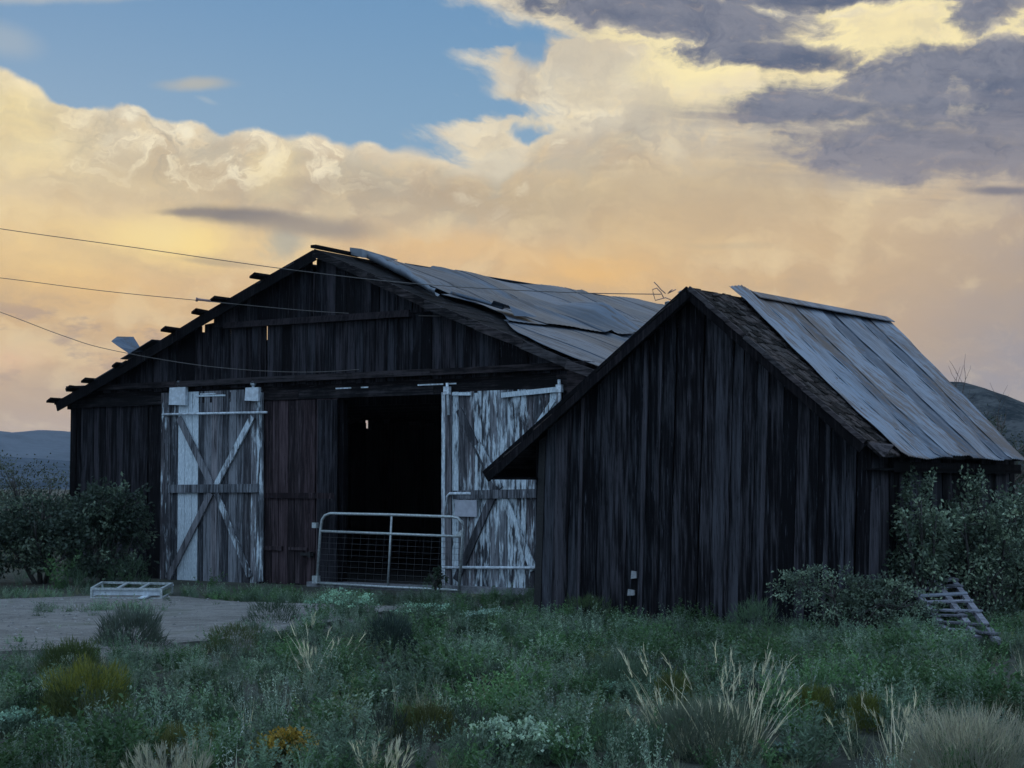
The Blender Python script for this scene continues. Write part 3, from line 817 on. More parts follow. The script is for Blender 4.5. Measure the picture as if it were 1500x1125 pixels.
# right slope: crumpled metal; front edge and lap read from the outline of the torn sheets
fr = [BF.roof(px, py, zroof) for px, py in [(532, 378), (562, 393), (600, 412), (640, 436)]]
fr2 = [BF.roof(px, py, zroof) for px, py in [(660, 436), (700, 448), (738, 464), (748, 480)]]
fr3 = [BF.roof(px, py, zroof) for px, py in [(755, 487), (790, 505), (835, 528)]]
lp = [BF.roof(px, py, zroof) for px, py in [(760, 478), (800, 483), (822, 480)]]
tent = [BF.roof(px, py, zroof) for px, py in [(853, 460), (900, 508), (830, 480), (890, 470)]]
print('front edge', fr, fr2, fr3, 'lap', lp, 'tent', tent)
def fin(l, dflt): return [p for p in l if p is not None] or dflt
frall = sorted(fin(fr + fr2 + fr3, [(TR, 1.2), (te, .0)]))
sfront = lambda t: float(np.interp(t, [p[0] for p in frall], [p[1] for p in frall]))
lapt = np.mean([p[0] for p in fin(lp, [(TR + 3.2, 0)])])
TP = (tent[0] or (TR + 3, 6.0))
print('lap t', lapt, 'tent', TP)
rn = random.Random(5)
WV = [(rn.uniform(.6, 3.4), rn.uniform(.5, 2.2), rn.uniform(0, 6), rn.uniform(.003, .012)) for _ in range(12)]
def crumple(t, s):
    z = sum(a * math.sin(kx * t + ks * s + ph) for kx, ks, ph, a in WV)
    z = .055 + z * min(1, .35 + s / 3) + sag(s) * (1 - abs(t - TR) / 7) * .8
    # pulled-up fold
    d1 = (s - TP[1]); d2 = (t - TP[0])
    side = max(0., 1 - abs(d1) / (.9 if d1 < 0 else .45)); along = max(0., 1 - abs(d2 - .55) / (1.1))
    z += .05 * math.exp(-((s - 3.1 - .25 * (t - TR)) / .12) ** 2) + .04 * math.exp(-((s - 8.2 + .5 * (t - TR)) / .14) ** 2) - .04 * math.exp(-((t - TR - 1.4 - .05 * s) / .10) ** 2)
    z += .40 * side * along
    return z
def sheet(mb, ta, tb, sa, sb, lift, edge, r, nt_=14, ns=8, kink=False):
    """one corrugated sheet course piece; ta/tb along slope, sa(t) start"""
    V_ = []; 
    for j in range(ns + 1):
        for i in range(nt_ + 1):
            t = ta + (tb - ta) * i / nt_
            q0 = sa(t) if callable(sa) else sa
            s = q0 + (sb - q0) * j / ns
            z = zroof(t) + lift + crumple(t, s)
            z += .004 * math.cos(s / .076 * math.pi)
            z += edge * max(0, (i / nt_ - .75)) ** 1.3 * 4
            if kink: z += .02 * max(0, 1 - j / ns * 3)
            V_.append((t, s, z))
    n = nt_ + 1
    Fc_ = [(j * n + i, (j) * n + i + 1, (j + 1) * n + i + 1, (j + 1) * n + i) for j in range(ns) for i in range(nt_)]
    m2 = len(V_)
    mb.poly(V_ + [(x_, y_, z_ - .006) for x_, y_, z_ in V_], Fc_ + [tuple(m2 + q for q in f[::-1]) for f in Fc_]
            + [(i, i + m2, i + 1 + m2, i + 1) for i in range(nt_)], r, 0, True)
b = MB()
edges = [0.0]
s = 1.0
starts = [None]
cs = [1.9, 2.9, 3.8, 4.8, 5.75, 6.7, 7.6, 8.6, 9.5, 10.5, 11.5, 12.4, 13.3, 14.1]
mid = TR + (lapt - TR)
for k, s1_ in enumerate(cs):
    s0_ = (cs[k - 1] - .06) if k else None
    upto = lapt + R.uniform(-.05, .08)
    if k == 0:
        sheet(b, TR - .02, upto, lambda t: min(sfront(t), 1.85), s1_, .02, .02, .6, 26, 26)
    else:
        f0 = (lambda t, q=s0_: max(q, sfront(t)))
        sheet(b, TR - .02, upto, f0, s1_, .02 + .007 * (k % 2), .035, R.uniform(.1, .95), 26, 24)
ex = [-.1, .8, 1.75, 2.7, 3.7, 4.6, 5.6, 6.5, 7.5, 8.4, 9.4, 10.4, 11.3, 12.3, 13.2, 14.1]
for k in range(len(ex) - 1):
    f0 = (lambda t, q=ex[k] - .06: max(q, sfront(t) - .02))
    sheet(b, lapt - .15, te + .12 + R.uniform(-.03, .03), f0, ex[k + 1], -.012 + .007 * (k % 2), .01, R.uniform(.1, .95), 20, 22)
b.build('roof_metal', M_BARNROOF, barn)
# rolled-back front edge of the upper sheet
b = MB()
pts = [(p[0], p[1], zroof(p[0]) + .07) for p in fr if p]
if len(pts) > 1:
    P_ = []
    for i in range(len(pts) - 1):
        for k in range(5): P_.append(Vector(pts[i]).lerp(Vector(pts[i + 1]), k / 5))
    P_.append(Vector(pts[-1]))
    V_ = []; n = 7
    for i, p in enumerate(P_):
        w_ = .07 + .07 * math.sin(i / len(P_) * 3.1) + R.uniform(-.022, .022)
        for k in range(n):
            q = math.pi * (-.35 + 1.15 * k / (n - 1)); V_.append((p.x + .02 * R.random(), p.y - w_ * math.sin(q) * .8, p.z + w_ * (1 - math.cos(q)) * .7 - .05))
    b.poly(V_, [(i * n + k, (i + 1) * n + k, (i + 1) * n + k + 1, i * n + k + 1) for i in range(len(P_) - 1) for k in range(n - 1)], .95, 0, True)
    # upturned tip at the ridge
    p = Vector(pts[0]); b.hexa([p + Vector(q) for q in [(-.1, -.25, -.02), (.16, -.22, -.10), (.3, .6, -.08), (-.02, .6, .0), (-.1, -.25, .10), (.14, -.22, .06), (.3, .6, -.06), (-.02, .6, .04)]], .9)
b.build('rolled_sheet', M_FLAP, barn)
# second torn sheet with a dark open mouth near the verge
b = MB()
p2 = [p for p in fr2 if p]
if len(p2) > 2:
    A_ = [Vector((p[0], p[1], zroof(p[0]) + .05)) for p in p2]
    b.tube([A_[0] + Vector((0, 0, .03)), A_[1] + Vector((0, -.02, .05)), A_[2] + Vector((0, -.03, .10))], .035, 6, .9)
    q = A_[2]
    b.poly([q + Vector(v) for v in [(-.10, -.16, .22), (.18, -.10, .12), (.30, .5, .02), (-.05, .7, .10), (-.22, .2, .14), (-.2, -.1, .16)]], [(0, 1, 2, 3, 4, 5)], .7)
    b.poly([q + Vector(v) for v in [(.18, -.10, .12), (.30, -.12, -.06), (.42, .4, -.05), (.30, .5, .02)]], [(0, 1, 2, 3)], .8)
b.build('torn_sheet', M_BARNROOF, barn)
b = MB()
if len(p2) > 2:
    for i in range(4):
        q0 = A_[0].lerp(A_[2], .15 + .2 * i); b.bar(q0 + Vector((-.3, -.75 + .12 * i, .0)), q0 + Vector((.8, -.3, -.42)), .09, .03, (0, 0, 1), .8)
b.build('slipped_board', W_VERGE, barn)

# red-brown panel between the left door and the doorway
b = MB()
planks(b, xd1, xo0, lambda t: .02 if t < (xd1 + xo0) / 2 else .0, lambda t: ZH + .02, -.03, .13, .22, jit=.012, rndf=lambda t: R.uniform(.3, .9))
b.build('board_panel', W_RED, barn)
b = MB(); z = T(440, 726)[1]; a = xd1 + .03; c = T(495, 726)[0]
b.box(a, c, -.10, -.062, z - .05, z + .05, .2); z = T(440, 804)[1]
b.build('panel_rail', W_RED, barn)
b = MB(); b.box(a, T(418, 800)[0], -.10, -.062, z - .035, z + .04, .6); b.build('panel_rail', W_RED, barn)
b = MB(); b.box(T(428, 800)[0], T(455, 800)[0], -.10, -.062, z - .02, z + .03, .7)
b.build('panel_rail', W_RED, barn)
b = MB(); q = T(455, 812); b.box(q[0] - .14, q[0] + .16, -.12, -.06, q[1] - .02, q[1] + .03); b.box(q[0] + .06, q[0] + .12, -.14, -.06, q[1] - .05, q[1] + .05); b.build('latch', M_IRON, barn)
b = MB(); b.box(T(470, 700)[0], xo0 + .02, -.095, -.06, .0, ZH, .55); b.box(xo0 - .02, xo0 + .08, .0, .12, 0, ZH, .2); b.build('door_jamb', W_BARN, barn)

# ---- sliding doors
def door(name, x0, x1, zb, zt, paintf, label):
    """built as its own mesh on the barn; boards carry peeling paint"""
    b = MB()
    planks(b, x0, x1, lambda t: zb, lambda t: zt, -.075, .13, .2, .022, paint=paintf, ragged=.03, jit=.006)
    o = b.build(name, W_PAINT, barn); o['label'] = label
    return o
def pbar(mb, p0, p1, wpx, dep=-.135, th=.03, paint=.3, rnd=None):
    a = T(*p0, dep); c = T(*p1, dep)
    mb.bar((a[0], dep, a[1]), (c[0], dep, c[1]), wpx, th, (0, -1, 0), rnd, paint)
xq0, xq1 = T(270, 700)[0], T(297, 700)[0]
def pf1(t):
    if xq0 - .02 < t < xq1: return 1.15
    if t < xq0: return .34
    if t > T(372, 700)[0]: return .42
    return .10 + R.uniform(-.05, .12)
d1 = door('sliding_door', T(241, 700)[0], xd1 - .02, T(315, 852)[1], T(315, 573)[1], pf1, 'left door, one broad board still white, the rest peeled grey')
for (p0, p1, w_, pt_) in [((262, 612), (311, 712), .13, .26), ((370, 610), (316, 712), .12, .54), ((309, 722), (246, 848), .13, .26), ((317, 722), (366, 845), .12, .50)]:
    b = MB(); pbar(b, p0, p1, w_, paint=pt_); b.build('brace', W_PAINT, d1)
b = MB(); pbar(b, (247, 716), (379, 715), .15, -.15, .03, .16); b.build('mid_rail', W_PAINT, d1)
b = MB(); pbar(b, (246, 848), (246, 590), .14, -.12, .03, .38); b.build('stile', W_PAINT, d1)
b = MB(); pbar(b, (381, 852), (381, 575), .15, -.12, .03, .50); b.build('stile', W_PAINT, d1)
b = MB(); a = T(238, 607, -.17); c = T(391, 604, -.17); b.tube([(a[0], -.17, a[1]), (c[0], -.17, c[1])], .022, 8); b.build('crossbar', M_WHITEPIPE, d1)
b = MB(); pbar(b, (286, 580), (330, 579), .03, -.11, .02, .8); b.build('top_strip', W_PAINT, d1)
for (px, py, hw, hh) in [(261, 580, 12, 12), (370, 577, 10, 9)]:
    a = T(px - hw, py - hh, -.16); c = T(px + hw, py + hh, -.16)
    b = MB(); b.hexa([(a[0], -.19, c[1]), (c[0], -.19, c[1] - .02), (c[0], -.12, c[1] - .02), (a[0], -.12, c[1]), (a[0] + .02, -.19, a[1]), (c[0], -.19, a[1]), (c[0], -.12, a[1]), (a[0] + .02, -.12, a[1])], .6)
    o = b.build('roller_cover', M_COVER, d1)
    b = MB(); q = T(px + 1, py - hh - 8, -.16); b.tube([(q[0], -.16, a[1] - .03), (q[0], -.16, q[1])], .025, 8); b.tube([(q[0], -.19, q[1] - .02), (q[0], -.13, q[1] - .02)], .045, 10); b.build('roller', M_COVER, d1)
zr_top = T(735, 572)[1]; zr_bot = T(735, 872)[1]
def pf2(t):
    return .50 + .10 * math.sin(t * 9) + R.uniform(-.08, .08)
d2 = door('sliding_door', T(652, 700)[0], xd2, zr_bot, zr_top, pf2, 'right door, grey with flaking white paint and a plain grey notice')
b = MB(); pbar(b, (657, 860), (657, 575), .12, -.12, .03, .30)
b.build('stile', W_PAINT, d2)
for (p0, p1, w_, dp_, pt_) in [((728, 712), (668, 850), .13, -.125, .10), ((738, 728), (782, 835), .13, -.12, .62), ((812, 585), (775, 640), .08, -.12, .6), ((700, 650), (732, 716), .13, -.123, .55), ((672, 600), (720, 700), .12, -.12, .14)]:
    b = MB(); pbar(b, p0, p1, w_, dp_, .03, pt_, .25); b.build('brace', W_PAINT, d2)
b = MB(); pbar(b, (664, 725), (822, 722), .14, -.15, .03, .30); b.build('mid_rail', W_PAINT, d2)
b = MB(); pbar(b, (663, 577), (690, 577), .05, -.13, .03, .9); b.build('top_rail', W_PAINT, d2)
b = MB(); pbar(b, (735, 579), (820, 570), .08, -.13, .03, .75); b.build('top_rail', W_PAINT, d2)
b = MB(); a = T(648, 831, -.17); c = T(800, 832, -.17); b.tube([(a[0], -.17, a[1]), (c[0], -.17, c[1])], .024, 8); b.build('crossbar', M_WHITEPIPE, d2)
b = MB(); L_ = [T(655, 756, -.16), T(655, 727, -.16), T(659, 723, -.16), T(690, 723, -.16)]; b.tube([(q[0], -.16, q[1]) for q in L_], .024, 8); b.build('pipe_corner', M_WHITEPIPE, d2)
b = MB(); L_ = [T(657, 608, -.16), T(656, 580, -.16), T(655, 561, -.16)]; b.tube([(q[0], -.16, q[1]) for q in L_], .024, 8); q = L_[2]; b.box(q[0] - .05, q[0] + .06, -.2, -.13, q[1] - .19, q[1] - .06); b.build('hanger', M_WHITEPIPE, d2)
b = MB(); L_ = [T(820, 600, -.16), T(820, 575, -.16), T(819, 556, -.16)]; b.tube([(q[0], -.16, q[1]) for q in L_], .026, 8); q = L_[2]; b.box(q[0] - .04, q[0] + .06, -.2, -.13, q[1] - .2, q[1] - .08); b.build('hanger', M_WHITEPIPE, d2)
b = MB(); a = T(667, 732, -.14); c = T(699, 757, -.14); b.box(a[0], c[0], -.155, -.145, c[1], a[1]); b.build('notice', M_SIGN, d2)
# shiny bits of track
for (p0, p1) in [(300, 322), (498, 520), (535, 545), (618, 655), (664, 674)]:
    b = MB(); a = T(p0, 566); c = T(p1, 566); z = T(560, 567)[1]; b.box(a[0], c[0], -.115, -.10, z - .01, z + .012); b.build('door_track', M_WHITEPIPE, barn)
# sill under the right hand door and doorway
b = MB(); a = T(466, 870)[0]; c = T(790, 870)[0]
b.box(a, c, -.30, .1, -.05, .08, .5); b.box(T(660, 870)[0], c, -.26, -.1, .082, .11, .7)
b.build('sill', M_CONC, barn)

# ================================================================== GATE (leans in the doorway)
def gate():
    dep = -.34
    g0 = T(575, 860, dep); o = BF.o
    def W(t, z, d_=0.): return Vector((t, dep + d_, z))
    root = empty('farm_gate', (o.x + CW * g0[0] + SW * dep, o.y - SW * g0[0] + CW * dep, 0), -YAW)
    tag(root, 'galvanised tube farm gate with wire mesh leaning across the open barn doorway', 'gate')
    off = Vector((g0[0], dep, 0))
    q = lambda px, py, d_=0.: W(*T(px, py, dep), d_) - off
    b = MB()
    tl = [q(464, 854), q(470, 772), q(472, 761), q(476, 755), q(484, 752), (q(574, 754)), q(662, 757), q(671, 759), q(677, 765), q(679, 776), q(672, 865)]
    b.tube(tl, .024, 8, .5); b.tube([q(464, 854), q(570, 860), q(640, 863), q(673, 865)], .022, 8, .5)
    b.build('frame', M_GALV, root)
    b = MB(); b.tube([q(470, 778), q(678, 786)], .022, 8); b.build('rail', M_GALV, root)
    b = MB(); b.tube([q(574, 754), q(568, 860)], .018, 8); b.build('upright', M_GALV, root)
    b = MB()
    for i in range(1, 9):
        f = i / 9; b.tube([q(470 - 6 * f, 778 + 76 * f, .02), q(678 - 5 * f, 786 + 79 * f, .02)], .0024, 4)
    for i in range(1, 18):
        f = i / 18; b.tube([q(470 + 208 * f, 778 + 8 * f, .02), q(464 + 209 * f, 854 + 11 * f, .02)], .0024, 4)
    b.build('wire_mesh', M_MESHW, root)
    b = MB(); p = q(463, 769); b.box(p.x - .06, p.x + .03, -.04, .03, p.z - .05, p.z + .04); b.build('hinge', M_GALV, root)
    b = MB(); p = q(465, 852); b.box(p.x - .08, p.x + .04, -.05, .03, p.z - .03, p.z + .10); b.build('hinge', M_GALV, root)
    b = MB(); p = q(676, 783); b.poly([p + Vector((.02, -.03, .08)), p + Vector((.02, -.03, -.03)), p + Vector((-.12, -.03, -.03)), p + Vector((.02, .02, .08)), p + Vector((.02, .02, -.03)), p + Vector((-.12, .02, -.03))], [(0, 2, 1), (3, 4, 5), (0, 1, 4, 3), (1, 2, 5, 4), (2, 0, 3, 5)]); b.build('bracket', M_GALV, root)
gate()

# ================================================================== SHED
shed = empty('shed', SF.o, -YAW)
tag(shed, 'small dark gabled board shed with rusty metal roof over old shingles', 'shed')
S = SF.T
LEAN = .040
SWD = S(1275, 700)[0] - LEAN * 1.8
OHS = -.22
sp = [S(*p, OHS) for p in [(712, 692), (1012, 416), (1270, 642)]]
sl_r = (sp[2][1] - sp[1][1]) / (sp[2][0] - sp[1][0])
STR, SZR = sp[1]
teS = sp[2][0] + .22
sp.append((teS, sp[2][1] + sl_r * .22))
zs = interp(sp)
print('shed', SWD, sp)
SLEN = 5.0
zus = lambda t: zs(t) - .10
b = MB()
def shr(t):
    # broad light and dark stretches across the front, like the real boards
    return min(1, max(0, R.uniform(.0, 1.) * .8 + .12 * math.sin(t * 4.2 + 1)))
planks(b, .10, SWD + .02, lambda t: -.05, zus, 0, .13, .25, .024, lean=LEAN, battens=.45, rndf=shr, jit=.012)
b.build('front_wall', W_SHED, shed)
b = MB(); b.hexa([(-.02, -.03, -.05), (.09, -.03, -.05), (.09, .02, -.05), (-.02, .02, -.05), (-.02 + LEAN * 2.4, -.03, zus(.1) - .05), (.09 + LEAN * 2.4, -.03, zus(.15) - .02), (.09 + LEAN * 2.4, .02, zus(.15) - .02), (-.02 + LEAN * 2.4, .02, zus(.1) - .05)], .0)
b.build('corner_board', M_IRON, shed)
# a broad bare board on the right end and the grey corner board lower down
b = MB()
x1 = SWD + .03
b.hexa([(x1, -.05, 0), (x1 + .11, -.05, 0), (x1 + .11, -.01, 0), (x1, -.01, 0), (x1 + LEAN * 1.7, -.05, 1.66), (x1 + .11 + LEAN * 1.7, -.05, 1.74), (x1 + .11 + LEAN * 1.7, -.01, 1.74), (x1 + LEAN * 1.7, -.01, 1.66)], .8)
b.build('corner_board', W_SHED, shed)
b = MB()
planks(b, 0, SLEN, flat0, lambda t: zs(SWD) - .12, SWD + LEAN * 1.2, .14, .22, along='y', out=1)
b.build('side_wall', W_SHED, shed)
b = MB()
planks(b, 0, SLEN, flat0, lambda t: zs(0) - .12, .03, .14, .22, along='y', out=-1)
b.build('side_wall', W_SHED, shed)
b = MB(); planks(b, 0, SWD, flat0, zus, SLEN, out=1); b.build('rear_wall', W_SHED, shed)
b = MB(); b.box(.12, SWD - .05, .05, .06, 0, 2.2, .1); b.box(.12, .13, .05, SLEN - .1, 0, 2.2, .1); b.box(SWD - .06, SWD - .05, .05, SLEN - .1, 0, 2.2, .1)
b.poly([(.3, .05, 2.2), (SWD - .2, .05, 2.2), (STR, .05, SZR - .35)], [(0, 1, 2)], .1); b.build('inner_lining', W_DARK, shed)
# patches of paper
for (px, py, w_, h_) in [(929, 842, 4, 6), (925, 868, 5, 5)]:
    a = S(px - w_, py - h_, -.05); c = S(px + w_, py + h_, -.05); b = MB(); b.hexa([(a[0], -.07, c[1]), (c[0], -.07, c[1] + .01), (c[0], -.045, c[1] + .01), (a[0], -.045, c[1]), (a[0] + .01, -.07, a[1]), (c[0], -.07, a[1] - .01), (c[0], -.045, a[1] - .01), (a[0] + .01, -.045, a[1])]); b.build('pale_piece', M_PALE, shed)
# roof deck
b = MB()
teL = sp[0][0]
def deck(mb, t0, t1, s0, s1, n, skew=0.):
    for i in range(n):
        u0 = t0 + (t1 - t0) * i / n; u1 = t0 + (t1 - t0) * (i + .96) / n
        z0, z1 = zs(u0), zs(u1)
        e0 = s1 + skew * (1 - abs(u0 - STR) / 3)
        mb.hexa([(u0, s0, z0 - .09), (u1, s0, z1 - .09), (u1, e0, z1 - .09), (u0, e0, z0 - .09), (u0, s0, z0 - .055), (u1, s0, z1 - .055), (u1, e0, z1 - .055), (u0, e0, z0 - .055)])
deck(b, teL, STR, OHS, SLEN, 18, .8); deck(b, STR, teS - .05, OHS, SLEN - .25, 16, .8)
b.build('roof_boards', W_ROOF, shed)
# shingles: left slope skin and exposed strip on the right slope
b = MB()
def shingles(mb, tA, tB, s0, s1f, expo=.125, lift=.0):
    n = int(abs(tB - tA) / (expo * .8)); sgn = 1 if tB > tA else -1
    for i in range(n + 1):
        tl_ = tA + sgn * i * abs(tB - tA) / n           # lower edge of this course
        s = s0(tl_) + R.uniform(-.03, .02); s1 = s1f(tl_)
        while s < s1:
            w = R.uniform(.07, .17)
            if R.random() > .04:
                j = R.uniform(-.02, .02); up = R.uniform(.012, .035); tt = tl_ + sgn * j; tu = tt - sgn * expo * 1.5
                za = zs(tt) - .04 + lift; zb_ = zs(tu) - .052 + lift
                dz = R.uniform(-.006, .012)
                mb.hexa([(tt, s + .004, za + dz), (tt, s + w - .004, za + dz * .5), (tu, s + w - .004, zb_), (tu, s + .004, zb_), (tt, s + .004, za + dz + .012 + up * .4), (tt, s + w - .004, za + dz + .012 + up * .3), (tu, s + w - .004, zb_ + .01), (tu, s + .004, zb_ + .01)])
            s += w
shingles(b, STR + .12, teS - .02, lambda t: OHS - .02, lambda t: 1.5 - .2 * (t - STR))
b.build('shingles', W_SHING, shed)
b = MB(); shingles(b, STR - .12, teL + .0, lambda t: OHS - .03, lambda t: SLEN + .5, .2)
b.build('shingles', W_SHING, shed)
# verge boards
b = MB()
b.bar((sp[0][0] + .01, OHS - .02, sp[0][1] - .06), (STR, OHS - .02, SZR - .10), .17, .035, (0, -1, 0), .35)
b.bar((sp[0][0] + .22, OHS - .05, sp[0][1] + .02), (STR - .02, OHS - .05, SZR - .14), .10, .03, (0, -1, 0), .55)
b.build('verge_board', W_DARK, shed)
b = MB()
n_ = 9
for i in range(n_):
    a = STR + (sp[2][0] - .02 - STR) * i / n_; c = STR + (sp[2][0] - .02 - STR) * (i + 1) / n_
    b.bar((a - .01, OHS - .03 - .006 * (i % 2), zs(a) - .055), (c + .01, OHS - .03 - .006 * (i % 2), zs(c) - .055), .055, .04, (0, -1, 0), R.uniform(.55, 1.))
b.build('verge_trim', W_VERGE, shed)
b = MB(); b.bar((STR, OHS - .015, SZR - .15), (sp[2][0] - .05, OHS - .015, sp[2][1] - .13), .12, .03, (0, -1, 0), .4); b.build('verge_board', W_DARK, shed)
# soffit end under the left eave and torn corner on the right
b = MB(); 
b.hexa([(teL + .06, OHS, sp[0][1] - .10), (.06, OHS, sp[0][1] - .10), (.06, SLEN, sp[0][1] - .10), (teL + .06, SLEN, sp[0][1] - .10), (teL + .06, OHS, sp[0][1] - .07), (.06, OHS, sp[0][1] - .07), (.06, SLEN, sp[0][1] - .07), (teL + .06, SLEN, sp[0][1] - .07)], .1)
b.build('soffit', W_DARK, shed)
b = MB(); q = S(1285, 655, OHS)
b.poly([(q[0] - .1, OHS - .03, q[1] + .05), (q[0] + .16, OHS + .1, q[1] + .02), (q[0] + .10, OHS - .05, q[1] - .12), (q[0] - .08, OHS - .01, q[1] + .06), (q[0] + .17, OHS + .13, q[1] + .03), (q[0] + .11, OHS - .03, q[1] - .12)], [(0, 2, 1), (3, 4, 5), (0, 1, 4, 3), (1, 2, 5, 4), (2, 0, 3, 5)], .9)
b.build('torn_shingle', W_VERGE, shed)
# eave fascia under the metal
b = MB(); b.box(teS - .14, teS - .10, .3, SLEN - .2, zs(teS) - .22, zs(teS) - .09, .3); b.box(SWD + .02, teS - .1, OHS + .1, SLEN - .2, zs(teS) - .20, zs(teS) - .17, .2); b.build('fascia', W_DARK, shed)
# metal sheets over the right slope: skewed a little against the building, as they were nailed
rsh = [SF.roof(px, py, zs) for px, py in [(1075, 420), (1120, 430), (1288, 464), (1331, 653), (1497, 664)]]
print('shed metal hits', rsh)
s_r0, s_r1 = .90, 6.0; s_e0, s_e1 = .26, 4.62
tb = teS + .05
NS = 8
KB = [0, .135, .25, .335, .50, .60, .76, .85, 1.]
b = MB()
tone = [.85, .60, .18, .72, .08, .60, .06, .55]
for k in range(NS):
    V_ = []; nt_, ns = 30, 22
    lift = .0 + .005 * (k % 2) + (.012 if k == 0 else 0)
    ta_ = STR + (-.02 if k else -.05)
    rx = R.uniform(-.015, .05)
    for j in range(ns + 1):
        f = KB[k] + (KB[k + 1] + .006 - KB[k]) * j / ns
        for i in range(nt_ + 1):
            g = i / nt_; t = ta_ + (tb + rx - ta_) * g
            s = (s_r0 + (s_r1 - s_r0) * f) * (1 - g) + (s_e0 + (s_e1 - s_e0) * f) * g
            z = (zs(max(t, STR)) if t > STR else SZR + (STR - t) * .9) + .0 + lift + .009 * math.cos(j / ns * math.pi * 2 * 8)
            z += .018 * math.sin(t * 2.1 + s * 1.3) + .010 * math.sin(t * 6 + s * 5) + .006 * math.sin(t * 13 + s * 3 + k * 2)
            if k == 0: z += .01 * (1 - j / ns) + (.05 * max(0, 1 - g * 7)) * (1 - abs(j / ns * 2 - 1)) + .02 * math.sin(g * 9) * (1 - j / ns)
            z += .03 * (g > .97)
            V_.append((t, s, z))
    n = nt_ + 1
    Fc_ = [(j * n + i, j * n + i + 1, (j + 1) * n + i + 1, (j + 1) * n + i) for j in range(ns) for i in range(nt_)]
    m2 = len(V_)
    b.poly(V_ + [(x_, y_, z_ - .006) for x_, y_, z_ in V_], Fc_ + [tuple(m2 + q for q in f_[::-1]) for f_ in Fc_]
           + [(i, i + m2, i + 1 + m2, i + 1) for i in range(nt_)] + [(j * n + nt_, j * n + nt_ + m2, (j + 1) * n + nt_ + m2, (j + 1) * n + nt_) for j in range(ns)], tone[k], 0, True)
b.build('metal_roof', M_SHEDROOF, shed)
b = MB()
b.hexa([(STR - .16, s_r0 + .55, SZR - .06), (STR, s_r0 + .55, SZR + .045), (STR, s_r1, SZR + .045), (STR - .16, s_r1, SZR - .06), (STR - .16, s_r0 + .55, SZR - .05), (STR, s_r0 + .55, SZR + .06), (STR, s_r1, SZR + .06), (STR - .16, s_r1, SZR - .05)], .5)
b.hexa([(STR, s_r0 + .55, SZR + .045), (STR + .13, s_r0 + .55, SZR - .04), (STR + .13, s_r1, SZR - .04), (STR, s_r1, SZR + .045), (STR, s_r0 + .55, SZR + .06), (STR + .13, s_r0 + .55, SZR - .025), (STR + .13, s_r1, SZR - .025), (STR, s_r1, SZR + .06)], .5)
b.build('ridge_cap', M_SHEDROOF, shed)
# left slope metal sheets (edge on)
b = MB(); 
for k in range(7):
    s0_ = 1.3 + k * .62
    b.hexa([(STR - .02, s0_, SZR + .0), (teL + .3, s0_, zs(teL + .3) + .0), (teL + .3, s0_ + .6, zs(teL + .3)), (STR - .02, s0_ + .6, SZR), (STR - .02, s0_, SZR + .01), (teL + .3, s0_, zs(teL + .3) + .01), (teL + .3, s0_ + .6, zs(teL + .3) + .01), (STR - .02, s0_ + .6, SZR + .01)], R.random())
b.build('metal_roof', M_SHEDROOF, shed)

# small pale pieces set along the top of the left slope, and the loose wire
def scrap():
    b = MB()
    for (px, py, w_) in [(981, 446, 8), (989, 437, 7), (998, 428, 5), (975, 451, 5)]:
        q = SF.T(px, py, .0); p = Vector((q[0], .0 + R.uniform(-.1, .1), q[1]))
        h = w_ / 120
        n = 5; V_ = []
        for k in range(6):
            a = k / 6 * 6.28; V_.append(p + Vector((math.cos(a) * h * R.uniform(.6, 1.1), R.uniform(-.02, .02), math.sin(a) * h * .6 * R.uniform(.6, 1.1))))
        b = MB(); b.poly(V_ + [v + Vector((0, .02, .01)) for v in V_], [(0, 1, 2, 3, 4, 5), (11, 10, 9, 8, 7, 6)] + [(i, i + 6, (i + 1) % 6 + 6, (i + 1) % 6) for i in range(6)])
        b.build('pale_piece', M_PALE, shed)
scrap()
def wirecoil():
    d = .1
    P1 = [(985, 440), (975, 436), (960, 440), (957, 430), (956, 424), (962, 422), (968, 428), (972, 436)]
    P2 = [(975, 430), (968, 424), (963, 418), (958, 413)]
    P3 = [(980, 428), (985, 424), (978, 430), (990, 424)]
    o = None; b = MB()
    for P_ in (P1, P2, P3):
        b.tube([atY(px, py, 23.4) for px, py in P_], .007, 5)
    o = b.build('loose_wire', M_INSUL, None, atY(980, 440, 23.4))
    tag(o, 'tangle of loose rusty wire sticking up at the peak of the shed', 'wire')
wirecoil()

# ================================================================== CABLES
def cable(pts, dep, label, r=.0065):
    P_ = [atY(px, py, d) for (px, py), d in zip(pts, dep)]
    # smooth through the points
    Q = []
    for i in range(len(P_) - 1):
        p0 = P_[max(i - 1, 0)]; p1 = P_[i]; p2 = P_[i + 1]; p3 = P_[min(i + 2, len(P_) - 1)]
        for k in range(8):
            u = k / 8
            Q.append(.5 * ((2 * p1) + (p2 - p0) * u + (2 * p0 - 5 * p1 + 4 * p2 - p3) * u * u + (3 * p1 - p0 - 3 * p2 + p3) * u ** 3))
    Q.append(P_[-1])
    b = MB(); b.tube(Q, r, 6, .5); o = b.build('overhead_cable', M_CABLE, None, P_[-1])
    tag(o, label, 'cable', 'cables strung to the barn and shed')
    return o
cable([(-400, 262), (-150, 310), (0, 335), (200, 363), (395, 391), (560, 411), (700, 422), (850, 429), (968, 431)], [31, 30, 29, 28.2, 27.2, 26.2, 25.2, 24.2, 23.5], 'uppermost overhead cable, running from the left past the barn to the shed peak')
c2 = cable([(-400, 355), (-150, 391), (0, 407), (150, 426), (300, 441), (450, 455), (560, 461), (645, 463)], [34, 33.4, 33, 32.3, 31.6, 30.8, 30.2, 29.3], 'middle overhead cable, crossing the barn gable at its upper ledge')
